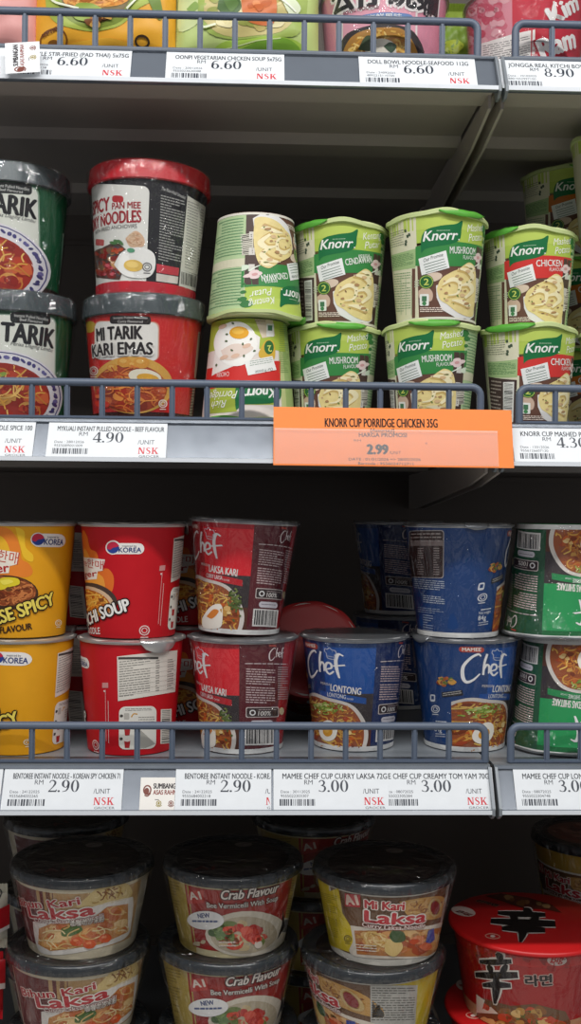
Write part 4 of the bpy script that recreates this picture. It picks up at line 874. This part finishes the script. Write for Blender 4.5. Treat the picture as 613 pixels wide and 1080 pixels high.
def price_label(rail, px, title, price, date, code, label, seed, cut=0.0, rightpart=True, up=.0, wid=None):
    zb = RAILS[rail][0]; py = (72, 468, 836)[rail]
    p = at(px, py, .0105); a = price_art(title, price, date, code, seed, cut, 0, rightpart); w = wid or LW-cut/1000
    a.t = [t for t in a.t if max(q[0] for q in t[:3]) < w*1000-.5]
    return flat_card('price_label', a, w, LH, (p.x, .0014, zb+.0032+up), label, 'price label', 'price labels in the shelf rails', lift=.0006+seed*.00002)
price_label(0, -117, '', '6.60', '', '', 'white price label cut off at the top left corner of the shelves', 11)
price_label(0, 12, '2U STYLE STIR-FRIED (PAD THAI) 5x75G', '6.60', '20032026', '9555096200138', 'white 6.60 price label for stir-fried noodles under the orange-yellow packet', 1)
price_label(0, 175, 'OONPI VEGETARIAN CHICKEN SOUP 5x75G', '6.60', '20012026', '9555023620088', 'white 6.60 price label for vegetarian chicken soup under the light green packet', 2)
price_label(0, 379, 'DOLL BOWL NOODLE-SEAFOOD 112G', '6.60', '24092025', '4892215110700', 'white 6.60 price label for seafood bowl noodle under the pink bowl', 3)
price_label(0, 528, 'JONGGA REAL KITCHI BOWL 140G', '8.90', '10102025', '8801052997100', 'white 8.90 price label past the shelf joint at the top right', 4)
price_label(1, -91, 'IBUMIE INSTANT PULLED NOODLE SPICE 100', '4.90', '24012026', '9555684100202', 'white price label under the green tub, cut off at the left of the middle rail', 5)
price_label(1, 50, 'MYKUALI INSTANT PULLED NOODLE - BEEF FLAVOUR', '4.90', '28012026', '9555089001009', 'white 4.90 price label under the red curry noodle tub', 6)
price_label(1, 541, 'KNORR CUP MASHED POTATO 28G', '4.30', '13012026', '9556126607120', 'white 4.30 price label right of the orange promotion sign', 7)
price_label(2, -126, 'BENTOREE INSTANT NOODLE - KOREAN CHEESE 75G', '2.90', '24122025', '9555684002108', 'white price label cut off at the left end of the lower rail', 8)
price_label(2, 3, 'BENTOREE INSTANT NOODLE - KOREAN SPY CHICKEN 71', '2.90', '24122025', '9555684002265', 'white 2.90 price label under the yellow noodle cups', 9)
price_label(2, 185, 'BENTOREE INSTANT NOODLE - KOREAN C/SPY', '2.90', '24122025', '9555684002218', 'white 2.90 price label under the red curry laksa cup', 10, wid=.0955)
price_label(2, 288.5, 'MAMEE CHEF CUP CURRY LAKSA 72G', '3.00', '30112025', '9555022303307', 'white 3.00 price label under the blue lontong cup with the egg', 12)
price_label(2, 409, 'EE CHEF CUP CREAMY TOM YAM 70G', '3.00', '08072025', '9555022305284', 'white 3.00 price label under the dark blue cups, beside the shelf joint', 13, cut=11)
price_label(2, 543, 'MAMEE CHEF CUP LONTONG 80G', '3.00', '08072025', '9555022304748', 'white 3.00 price label past the joint under the green cups', 14)
def rahmah_art(tall):
    A = Art(1, 32).flat(0, 32, 1, 1); c = '3a3238'
    if tall:
        A.text('SUMBANGAN', (9, 11), (36, 11), 5, c, 1, bold=.03); A.text('ASAS RAHMAH', (9, 16.8), (36, 16.8), 4, 'a83c30', 1, bold=.02)
    else:
        A.text('SUMBANGAN', (13, 10.5), (42, 10.5), 5, c, 1, bold=.03); A.text('ASAS RAHMAH', (13, 16.5), (42, 16.5), 4.6, 'a83c30', 1, bold=.02)
    x = 7 if not tall else 4.6
    A.ring(x, 12, 3.4 if tall else 4.2, 5.0, 1.4, '7a3c30', 1); A.ell(x-.5, 13, 2.4, 3.2, '7a3c30', 2); A.stroke([(x-2.5, 17), (x+.5, 18), (x+3.5, 15)], 1.2, '7a3c30', 2)
    for q, h in ((17, '9a8a3a'), (29, '7a3c30')):
        q = q+2; A.ring(q, 25, 2.6, 2.6, .8, h, 1); A.ell(q, 25, 1, 1.4, h, 1); A.stroke([(q-3, 27), (q, 28.4), (q+3, 27)], .7, h, 1)
    A.rect(15, 21.2, 19, 21.8, c, 1)
    return A
p = at(148, 836, .0105); flat_card('aid_card', rahmah_art(False), .0345, .0325, (p.x, .0012, RAILS[2][0]+.0032), 'small white food aid card tucked half behind the lower rail labels', 'sign card', None, 'eeeae4', lift=.0002)
bb = flat_card('aid_card', rahmah_art(True), .039, .0335, (0, 0, 0), 'small tilted white food aid card hanging over the top left price label', 'sign card', None, 'eceef0')
p = at(42.5, 76, -.009)
bb.matrix_world = Matrix.Translation(Vector((p.x, -.009, p.z))) @ Matrix.Rotation(-TILT*.8, 4, 'X') @ Matrix.Rotation(math.radians(-96), 4, 'Y')
def promo_art():
    A = Art(1, 60).flat(18, 150, .3875, .3875); c = '40261e'; d = '54281c'
    A.text('KNORR CUP PORRIDGE CHICKEN 35G', (150, 46), (440, 44), 23, c, 1, bold=.02); A.text('[Assorted]', (267, 58), (328, 58), 9, c, 1, bold=.02); A.text('HARGA PROMOSI', (237, 72), (360, 71), 11, d, 1, bold=.02)
    A.text('RM', (224, 84), (242, 84), 5, d, 1); A.text('2.99', (258, 117), (310, 117), 25, '3c1f18', 1, bold=.06); A.text('/UNIT', (314, 117), (344, 117), 8, d, 1)
    A.text('DATE : 01/01/2026 => 28/02/2026', (210, 135), (394, 134), 7, d, 1, bold=.015); A.text('Barcode : 9556024712711', (234, 146), (375, 146), 7, d, 1, bold=.015); A.ell(410, 87, 3, 3, 'c86a3a', 1)
    return A
p0 = at(288.5, 461, -.005); p1 = at(542, 461, -.005)
sg = flat_card('promotion_sign', promo_art(), p1.x-p0.x, .0605, (0, 0, 0), 'orange promotion sign for chicken cup porridge hanging over the middle shelf rail', 'sign', None, 'fa8a3c')
sg.matrix_world = Matrix.Translation(Vector((p0.x, -.0075, RAILS[1][0]-.002))) @ Matrix.Rotation(-TILT*.5, 4, 'X') @ Matrix.Rotation(0.002, 4, 'Y')
def sleeve_mat():
    m = bpy.data.materials.new('clear_sleeve'); m.use_nodes = True; nt = m.node_tree; nt.nodes.clear()
    o = nt.nodes.new('ShaderNodeOutputMaterial'); t = nt.nodes.new('ShaderNodeBsdfTransparent'); b = nt.nodes.new('ShaderNodeBsdfPrincipled'); x = nt.nodes.new('ShaderNodeMixShader')
    b.inputs['Base Color'].default_value = lin('e8eaec'); b.inputs['Roughness'].default_value = .15; n = nt.nodes.new('ShaderNodeTexNoise'); n.inputs['Scale'].default_value = 25
    r = nt.nodes.new('ShaderNodeMapRange'); r.inputs['To Min'].default_value = .10; r.inputs['To Max'].default_value = .15
    nt.links.new(n.outputs['Fac'], r.inputs['Value']); nt.links.new(r.outputs['Result'], x.inputs['Fac']); nt.links.new(t.outputs['BSDF'], x.inputs[1]); nt.links.new(b.outputs['BSDF'], x.inputs[2]); nt.links.new(x.outputs['Shader'], o.inputs['Surface']); return m
sw_ = p1.x-p0.x; sl = MB(); sl.box(.001, sw_*.935, -.0026, -.0022, .001, .0375); sl.box(.001, sw_*.935, -.0032, -.0022, .036, .0375); sl.build('clear_sleeve', sleeve_mat(), sg, False)

# ------------------------------------------------------------------ the goods
def spot(px, yc, z, py=None):
    q = at(px, 540-(z-ZC)*F/(yc-CAM.y) if py is None else py, yc); return (q.x, yc, z+.0004)
D0, D1, D2, D3 = DECK
TUB = 'lidded instant noodle tubs'; MASH = 'green mashed potato cups'; KOR = 'cups of Korean noodles'; CHF = 'shrink wrapped noodle cups'; BWL = 'large noodle bowls on the lowest shelf'
def T(kind): return CUPS[kind]['h']+CUPS[kind]['lid_t']
cup('noodle_tub', spot(14, .112, D1), 'green beef noodle tub with grey lid, lower of the two at the left', TUB, 0, 'tarik_green', cat='noodle tub')
cup('noodle_tub', spot(8, .112, D1+T('tarik_green')-.0012), 'green beef noodle tub with grey lid, stacked on another green tub', TUB, -14, 'tarik_green', cat='noodle tub')
cup('noodle_tub', spot(151, .117, D1), 'red curry noodle tub with grey lid and a printed egg, under a black tub', TUB, 0, 'tarik_red', cat='noodle tub')
cup('noodle_tub', spot(153.5, .117, D1+T('tarik_red')-.0012), 'black spicy dry noodle tub with a bright red lid', TUB, 0, 'spicy', tilt=(0, 1.6), cat='noodle tub')
zk = D1+T('mushroom')
cup('porridge_cup', spot(262, .102, D1), 'upside-down white and red porridge cup with a printed fried egg', MASH, 0, 'porridge', True, cat='porridge cup')
cup('potato_cup', spot(269, .098, zk), 'upside-down green potato cup standing on the upside-down egg porridge cup', MASH, 62, 'cendawan', True, cat='mashed potato cup')
cup('potato_cup', spot(350, .130, D1), 'green mushroom potato cup behind the left end of the orange sign', MASH, -20, 'mushroom_bar', cat='mashed potato cup')
cup('potato_cup', spot(358, .132, zk), 'green potato cup of the upper row with a barcode on its left edge', MASH, -9, 'cendawan', cat='mashed potato cup', scale=1.01)
cup('potato_cup', spot(453.5, .105, D1), 'green mushroom potato cup standing right behind the orange sign, below another', MASH, -27, 'mushroom_bar', cat='mashed potato cup', scale=1.0)
cup('potato_cup', spot(460, .098, zk), 'green mushroom potato cup in the upper row with a white nutrition table', MASH, 0, 'mushroom', cat='mashed potato cup', scale=1.03)
cup('potato_cup', spot(557, .113, D1), 'green and red chicken potato cup at the shelf joint, bottom of its stack', MASH, 13, 'chicken_bar', cat='mashed potato cup')
cup('potato_cup', spot(557.5, .140, zk), 'green and red chicken potato cup stacked on another chicken cup', MASH, -7, 'chicken', cat='mashed potato cup')
for j, (l, px) in enumerate((('green potato cup cut off at the right edge, lowest of three', 660), ('green potato cup cut off at the right edge, middle of three', 662), ('pale green potato cup at the top right edge, topmost of three', 651))):
    cup('potato_cup', spot(px, .125 if j < 2 else .14, D1+j*T('mushroom')), l, MASH, 28, 'mushroom', cat='mashed potato cup')
for j, l in enumerate(('green potato cup hidden low behind the chicken potato cups', 'green potato cup half hidden behind the upper chicken potato cup', 'shaded orange and green potato cup peeking over the chicken potato cups')):
    cup('potato_cup', spot(594, .270, D1+j*T('mushroom')), l, MASH, 5, 'back_mash', cat='mashed potato cup')

zr = D2+T('korea_red')
cup('noodle_cup', spot(22, .102, D2), 'yellow cheese noodle cup standing on the shelf at the left edge', KOR, -43, 'korea_yellow')
cup('noodle_cup', spot(23, .102, zr), 'yellow cheese noodle cup stacked on another yellow cup', KOR, 0, 'korea_yellow')
cup('noodle_cup', spot(138, .102, D2), 'red noodle cup with a white nutrition table and torn silver lid tab', KOR, -67, 'korea_red')
cup('noodle_cup', spot(139.5, .102, zr), 'red kimchi soup noodle cup with a flag badge, upper of two', KOR, 0, 'korea_red')
BK = 'shaded red noodle cup in the second row, between the yellow and red cups'
for j, px in ((0, 82), (1, 83)): cup('noodle_cup', spot(px, .235, D2+j*T('korea_red')), ('shaded red noodle cup low in the second row between yellow and red cups', 'shaded red noodle cup stacked in the second row between yellow and red cups')[j], KOR, -120, 'korea_red')
zc_ = D2+T('laksa')
cup('noodle_cup', spot(255.5, .106, D2), 'dark red curry laksa cup standing upright on the shelf', CHF, -92, 'laksa')
cup('noodle_cup', spot(252, .112, zc_+.0022), 'dark red curry laksa cup leaning over on top of another', CHF, -78, 'laksa', tilt=(0, 2.6))
cup('noodle_cup', spot(373, .119, D2), 'blue lontong noodle cup with printed egg, no cup on top of it', CHF, -64, 'lontong')
cup('noodle_cup', spot(489.5, .118, D2), 'blue noodle cup showing the white script brand and carrots, below another', CHF, 0, 'lontong')
cup('noodle_cup', spot(482.5, .110, zc_), 'blue noodle cup turned to its brown nutrition panel, on a blue cup', CHF, 72, 'lontong')
cup('noodle_cup', spot(593, .108, D2), 'upside-down green shiitake cup standing on the shelf past the joint', CHF, 61, 'shitake', True)
cup('noodle_cup', spot(587, .108, zc_), 'upside-down green shiitake cup stacked on another upside-down green cup', CHF, 73, 'shitake', True)
for j in range(2): cup('noodle_cup', spot(420, .36, D2+j*T('lontong')), ('shaded blue noodle cup in the back row with only its lid showing', 'shaded blue noodle cup in the back row above the lontong cup')[j], CHF, -116, 'lontong')
cup('noodle_cup', spot(200, .24, D2), 'shaded red noodle cup in the second row behind the lower laksa cup', KOR, 40, 'korea_red')
cup('noodle_cup', spot(202, .24, zr), 'shaded red noodle cup in the second row behind the upper laksa cup', KOR, 40, 'korea_red')
# a cup tipped on to its side, its red lid towards the front
CUPS['tipped'] = dict(CUPS['laksa']); CUPS['tipped'].update(lid_mat=mat('dark_red_lid', 'a81a1c', .45), rim='c9c4be'); CUPS['tipped'].pop('wrap'); CUPS['tipped'].pop('tab')
tc = cup('noodle_cup', (0, 0, 0), 'tipped-over noodle cup with a red lid facing out behind the lontong cup', CHF, 0, 'tipped')
tc.matrix_world = Matrix.Translation((at(328, 660, .20).x, .302, D2+.0385)) @ Matrix.Rotation(math.radians(62), 4, 'X')

P4 = T('bihun')-.0010
for nm, px, pl, yc, kind, rots, labs in (
    ('noodle_bowl', 87, 83, .132, 'bihun', (0, 16, 0), ('red and tan curry laksa vermicelli bowl, upper of two at the left', 'tan curry laksa vermicelli bowl under its twin at the lower left corner', 'tan vermicelli bowl at the bottom of the left stack')),
    ('noodle_bowl', 245, 240, .134, 'crab', (0, 8, 0), ('crab flavour vermicelli bowl with a white oval sticker, upper one', 'crab flavour vermicelli bowl below another crab flavour bowl', 'crab vermicelli bowl at the bottom of its stack')),
    ('noodle_bowl', 404, 392, .112, 'mikari', (0, -69, 0), ('yellow edged curry laksa noodle bowl with black lid, upper one', 'curry laksa noodle bowl turned to its grey table, under its twin', 'curry laksa noodle bowl at the bottom of its stack'))):
    for j in range(3):
        cup(nm, spot(px if j == 0 else pl, yc, D3+(2-j)*P4), labs[j], BWL, rots[j], kind, cat='noodle bowl')
cup('noodle_bowl', spot(554, .150, D3), 'red spicy noodle bowl under another red bowl at the lower right corner', BWL, -20, 'shin', cat='noodle bowl')
cup('noodle_bowl', spot(558, .150, D3+T('shin')+.0003), 'big red spicy noodle bowl with black brush character on its lid', BWL, 0, 'shin', cat='noodle bowl')
for j in range(2): cup('noodle_bowl', spot(624, .36, D3+j*(T('tallbowl')-.0010)), ('yellow noodle bowl hidden low behind the big red bowl', 'yellow noodle bowl with a meat picture on its lid, behind the red bowl')[j], BWL, -40, 'tallbowl', cat='noodle bowl')
for j in range(3):
    for px, k, l in ((70, 'bihun', 'behind the left vermicelli stack'), (330, 'crab', 'behind the gap between crab and curry stacks')):
        cup('noodle_bowl', spot(px, .31, D3+j*P4), 'dark-lidded back row noodle bowl %s, %s of three' % (l, ('lowest', 'middle', 'topmost')[j]), BWL, 30, k, cat='noodle bowl')

# ------------------------------------------------------------------ packets on the top shelf and at the lower left
def pillow(name, w, h, d, art, base, loc, rot, label, cat, group, seal='e8e8e8', R=1):
    """a puffed foil packet: front and back swell between flat crimped end seals"""
    t = thing(name, loc, label, cat, group, rot); nx, nz = 26, 26
    def bulge(a, b):        # a, b in 0..1
        e = max(0, min(1, (b-.0)/1)); q = (max(0, 1-abs(2*a-1)**3.2)*max(0, 1-abs(2*e-1)**4))**.6
        return d/2*q+.0012*math.sin(a*23+b*9)*q+.001*math.sin(b*31-a*12)*q
    v, f, m = [], [], []
    for s_ in (-1, 1):
        n0 = len(v)
        for j in range(nz+1):
            for i in range(nx+1):
                a, b = i/nx, j/nz; v.append(((a-.5)*w, s_*(bulge(a, b)+.0006), b*h))
        for j in range(nz):
            for i in range(nx):
                q = (n0+j*(nx+1)+i, n0+j*(nx+1)+i+1, n0+(j+1)*(nx+1)+i+1, n0+(j+1)*(nx+1)+i); f.append(q if s_ < 0 else q[::-1]); m.append(0)
    mats = [ink(base)]
    if art: art.build(v, f, m, mats, lambda u, q, L: (u/1000, -(bulge(min(1, max(0, u/1000/w+.5)), min(1, max(0, q/1000/h)))+.0009+EPS*L*2), q/1000), 5)
    mesh_obj('packet_body', v, f, mats, m, t)
    for z0, z1 in ((-.010, .001), (h-.001, h+.010)):
        s = MB(); n = 60
        pr = [(x, (.0009 if k % 2 else -.0009)) for k, x in enumerate([(-.5+i/n)*w for i in range(n+1)])]
        vs = [(x, y+o_, z) for o_ in (-.0004, .0004) for z in (z0, z1) for x, y in pr]; N = n+1
        s.add(vs, [(i, i+1, N+i+1, N+i) for i in range(n)]+[(2*N+i+1, 2*N+i, 3*N+i, 3*N+i+1) for i in range(n)]+[(i+1, i, 2*N+i, 2*N+i+1) for i in range(n)]+[(N+i, N+i+1, 3*N+i+1, 3*N+i) for i in range(n)]); s.build('crimped_seal', mat('seal_'+seal, seal, .4), t)
    return t
def grid(A): # fine cells so that large printed fields follow the swell
    out = []
    for a, b, c, m, L in A.t:
        st = [(a, b, c)]
        while st:
            a, b, c = st.pop()
            e = [(math.dist(a, b), 0), (math.dist(b, c), 1), (math.dist(c, a), 2)]; l, k = max(e)
            if l <= 9: out.append((a, b, c, m, L)); continue
            p, q, r = ((a, b, c), (b, c, a), (c, a, b))[k]; mid = ((p[0]+q[0])/2, (p[1]+q[1])/2); st += [(p, mid, r), (mid, q, r)]
    A.t = out; return A
def art_padthai():      # drawing frame: the photo, 3.83 times enlarged from 0, 0
    A = Art(1, 100).flat(422, 222, .262, .272); A.curved = True; A.k = .262
    A.smooth([(190, -120), (640, -120), (640, -10), (560, 60), (470, 130), (330, 140), (240, 110), (195, 40)], 'a8b850', 1)
    A.smooth([(215, -60), (260, 70), (330, 125), (420, 130), (500, 100), (560, 20), (600, -60)], '7f9038', 2); A.smooth([(235, -60), (275, 60), (340, 112), (420, 115), (490, 80), (540, 10), (560, -60)], '6a5a2c', 3)
    q = [(250, -50), (262, 20), (300, 60), (400, 62), (520, 30), (545, -50)]; A.smooth(q, 'd8913a', 4); A.food(q, ['e2a24a', 'd08432', 'eab864', 'b86a28'], 80, 60, 5, 'noodle', 3, 8); A.food(ellpts(380, -10, 70, 34, 14), ['c87a34', 'e0a050', '8a4a20'], 26, 22, 8, 'chunk', 2)
    A.smooth([(300, 70), (330, 40), (390, 45), (430, 80), (380, 110), (320, 105)], '8fa63e', 8); A.food([(330, 90), (470, 75), (460, 130), (360, 140)], ['7a4a24', 'b8783a', '5a3418', 'cfa050'], 22, 22, 9, 'chunk', 5)
    A.stroke([(190, -20), (240, 40), (330, 60)], 8, 'ecf0d8', 9); A.stroke([(520, 60), (570, 10), (600, -30)], 8, 'ecf0d8', 9)
    A.ring(226, 172, 58, 44, 6, '7a4a1c', 3); A.text('CHEWY & SPRINGY', (182, 160), (262, 132), 16, '6a3c16', 4, bold=.03); A.ell(226, 182, 22, 12, '8a5a20', 4)
    A.smooth([(240, 195), (420, 165), (560, 185), (690, 200), (690, 222), (240, 222)], 'eeb43a', 3)
    A.ring(580, 172, 30, 22, 8, '3a2a1c', 4); A.smooth([(600, 10), (640, -20), (660, 60), (640, 80)], '6f8a3a', 3)
    return grid(A)
def art_vegsoup():      # 3.83 times enlarged from 150, 0
    A = Art(1, 100).flat(425, 232, .262, .272); A.curved = True; A.k = .262
    A.smooth([(150, -60), (300, -60), (260, 80), (150, 120)], 'd3e0a4', 1); A.smooth([(225, 90), (240, -50), (330, -80), (640, -80), (640, 130), (520, 160), (300, 165)], '9fb45a', 2)
    q = [(250, 100), (265, -20), (340, -60), (560, -60), (620, 40), (560, 140), (330, 160)]; A.smooth(q, 'c9bb7c', 3); A.food(q, ['d8cc94', 'b8a860', 'e2d8a8', '9aa050'], 40, 44, 4, 'chunk', 3)
    A.smooth([(305, 60), (320, 10), (380, 5), (400, 60), (350, 90)], '4a6a34', 7); A.smooth([(330, 30), (360, 15), (390, 40), (360, 70)], '5f8040', 8)
    A.smooth([(400, 30), (430, -20), (500, -30), (540, 20), (530, 110), (450, 120), (410, 90)], 'd0723c', 8); A.food(ellpts(470, 50, 60, 60, 14), ['e08e58', 'bf6230', 'd87e48'], 26, 34, 9, 'chunk', 4)
    A.stroke([(330, -20), (420, -60), (620, 60)], 8, 'f0f4e4', 12); A.stroke([(228, 100), (250, 130), (300, 125)], 9, 'e8f0d0', 12)
    A.smooth([(270, 215), (340, 180), (450, 170), (540, 160), (640, 175), (660, 225), (270, 235)], 'a6c850', 8); A.smooth([(360, 215), (520, 168), (600, 170), (640, 205), (540, 225)], '7fae3c', 9); A.stroke([(290, 215), (430, 185), (560, 165)], 4, 'd6e6a0', 10)
    A.smooth([(180, 40), (215, 20), (230, 50), (200, 62)], '8fae60', 2); A.smooth([(560, 20), (600, 0), (640, 40), (600, 80)], 'dfe8c8', 8)
    return grid(A)
def art_small_pack():
    A = Art(1, 100).flat(70, 240, .262, .272); A.curved = True; A.k = .262
    A.smooth([(-20, -60), (170, -60), (150, 40), (60, 90), (-20, 60)], '6f8a2c', 1); A.smooth([(20, 20), (80, -10), (130, 10), (80, 60)], 'a8b83e', 2)
    q = [(40, 240), (50, 150), (110, 90), (170, 100), (170, 240)]; A.smooth(q, 'b8622c', 3); A.food(q, ['d8924a', 'c8702e', 'a8482a', 'e2ae68'], 40, 50, 4, 'noodle', 2, 8); A.food([(80, 150), (160, 140), (160, 235), (80, 235)], ['c43a34', 'd8584a'], 12, 24, 7, 'chunk', 3)
    return grid(A)
def art_pink_pack():
    A = Art(1, 100).flat(60, 225, .262, .272); A.curved = True; A.k = .262
    A.smooth([(-120, 250), (-120, 90), (0, 90), (60, 130), (70, 200), (20, 230)], 'cf4a44', 1); A.stroke([(-60, 90), (20, 100), (66, 130)], 9, 'e88a80', 2); A.smooth([(-60, 130), (20, 120), (50, 160), (0, 190)], 'b8302e', 2)
    return grid(A)
PK = 'noodle packets on the highest shelf'; yp = .082; zp = D0+.0105
def ppos(px, w): return at(px, 30, yp-.0)[0]
pillow('noodle_packet', .135, .135, .05, art_pink_pack(), 'dc9c98', (at(-26, 30, yp).x, yp, zp), (math.radians(-6), 0, 0), 'pale pink and red noodle packet cut off at the top left', 'noodle packet', PK, 'dc9c98')
pillow('noodle_packet', .150, .150, .05, art_padthai(), 'e6a832', (at(110.5, 30, yp).x, yp, zp), (math.radians(-5), 0, 0), 'orange-yellow packet of stir-fried noodles with a noodle picture', 'noodle packet', PK, 'e6a832')
pillow('noodle_packet', .152, .150, .052, art_vegsoup(), 'bfd284', (at(261, 30, yp).x, yp, zp), (math.radians(-7), 0, 0), 'light green packet of vegetarian soup noodles', 'noodle packet', PK, 'bfd284')
cup('noodle_bowl', spot(404, .108, D0), 'pink seafood noodle bowl with black Chinese characters', None, 0, 'doll', cat='noodle bowl')
cup('noodle_bowl', spot(553, .105, D0), 'red and pink kimchi noodle bowl with a white text panel', None, 0, 'kimchi', cat='noodle bowl')
pillow('noodle_packet', .050, .11, .03, art_small_pack(), '7c9034', (at(478, 30, .15).x, .175, zp), (math.radians(-4), 0, 0), 'small green and orange noodle packet between the pink and red bowls', 'noodle packet', PK, '7c9034')
def art_bag(k):
    A = Art(1, 60).flat(0, 60, 1, 1); A.curved = True; A.k = 1
    if k: A.rect(-60, 22, 60, 44, 'c0202a', 1); A.rect(-60, 44, 60, 48, 'e8e0dc', 2); A.ring(46, 10, 6, 6, 1.4, '3a3a3a', 2); A.text('A1', (42, 13), (50, 13), 5, '3a3a3a', 2)
    else: A.rect(-60, 4, 60, 34, 'c8222c', 1); A.poly([(20, 0), (60, 30), (60, 36), (16, 4)], 'ece4e0', 2); A.text('Mi', (36, 44), (50, 40), 8, 'f0e0dc', 2, bold=.03, shear=.3)
    return grid(A)
BG = 'red and white noodle bags at the lower left corner'
for j, (z, l, px) in enumerate(((0, 'red and white noodle bag low at the left edge', -50), (.098, 'red and white noodle bag in the middle of the left edge pile', -52), (.176, 'cream and red noodle bag on top of the pile at the left edge', -48))):
    h = (.072, .054, .05)[j]
    pillow('noodle_bag', .115, h, .07, art_bag(j == 2), ('e4dcd4', 'b81c26', 'd6d2c2')[j], (at(px, 950, .12).x, .12, D3+.0105+z), (0, 0, 0), l, 'noodle bag', BG, ('c8222c', 'c8222c', 'c8c4b4')[j])

# ------------------------------------------------------------------ camera and light
cd = bpy.data.cameras.new('camera'); cam = bpy.data.objects.new('camera', cd); COL.objects.link(cam)
cd.sensor_fit = 'VERTICAL'; cd.sensor_height = 24; cd.lens = 24*F/1080; cd.clip_start = .02
cam.matrix_world = Matrix(((RGT.x, UPV.x, -FWD.x, CAM.x), (RGT.y, UPV.y, -FWD.y, CAM.y), (RGT.z, UPV.z, -FWD.z, CAM.z), (0, 0, 0, 1)))
SC.camera = cam
def lamp(name, loc, rot, sx, sy, energy, col=(1, .985, .96)):
    l = bpy.data.lights.new(name, 'AREA'); l.shape = 'RECTANGLE'; l.size = sx; l.size_y = sy; l.energy = energy; l.color = col
    o = bpy.data.objects.new(name, l); o.location = loc; o.rotation_euler = rot; COL.objects.link(o); return o
lamp('ceiling_tube_light', (.1, -.86, 2.66), (0, 0, 0), 2.6, .09, 33)
lamp('ceiling_tube_light', (-.1, -2.0, 2.72), (math.radians(12), 0, 0), 2.6, .12, 17)
w = bpy.data.worlds.new('store'); SC.world = w; w.use_nodes = True
w.node_tree.nodes['Background'].inputs['Color'].default_value = (.62, .64, .68, 1); w.node_tree.nodes['Background'].inputs['Strength'].default_value = .27
vs = SC.view_settings; vs.view_transform = 'Standard'; vs.look = 'None'; vs.gamma = 1; vs.exposure = 0.12; vs.use_curve_mapping = False
SC.display_settings.display_device = 'sRGB'
cy = SC.cycles; cy.use_denoising = True; cy.max_bounces = 8; cy.transparent_max_bounces = 24; cy.caustics_reflective = False; cy.caustics_refractive = False; cy.sample_clamp_indirect = 4
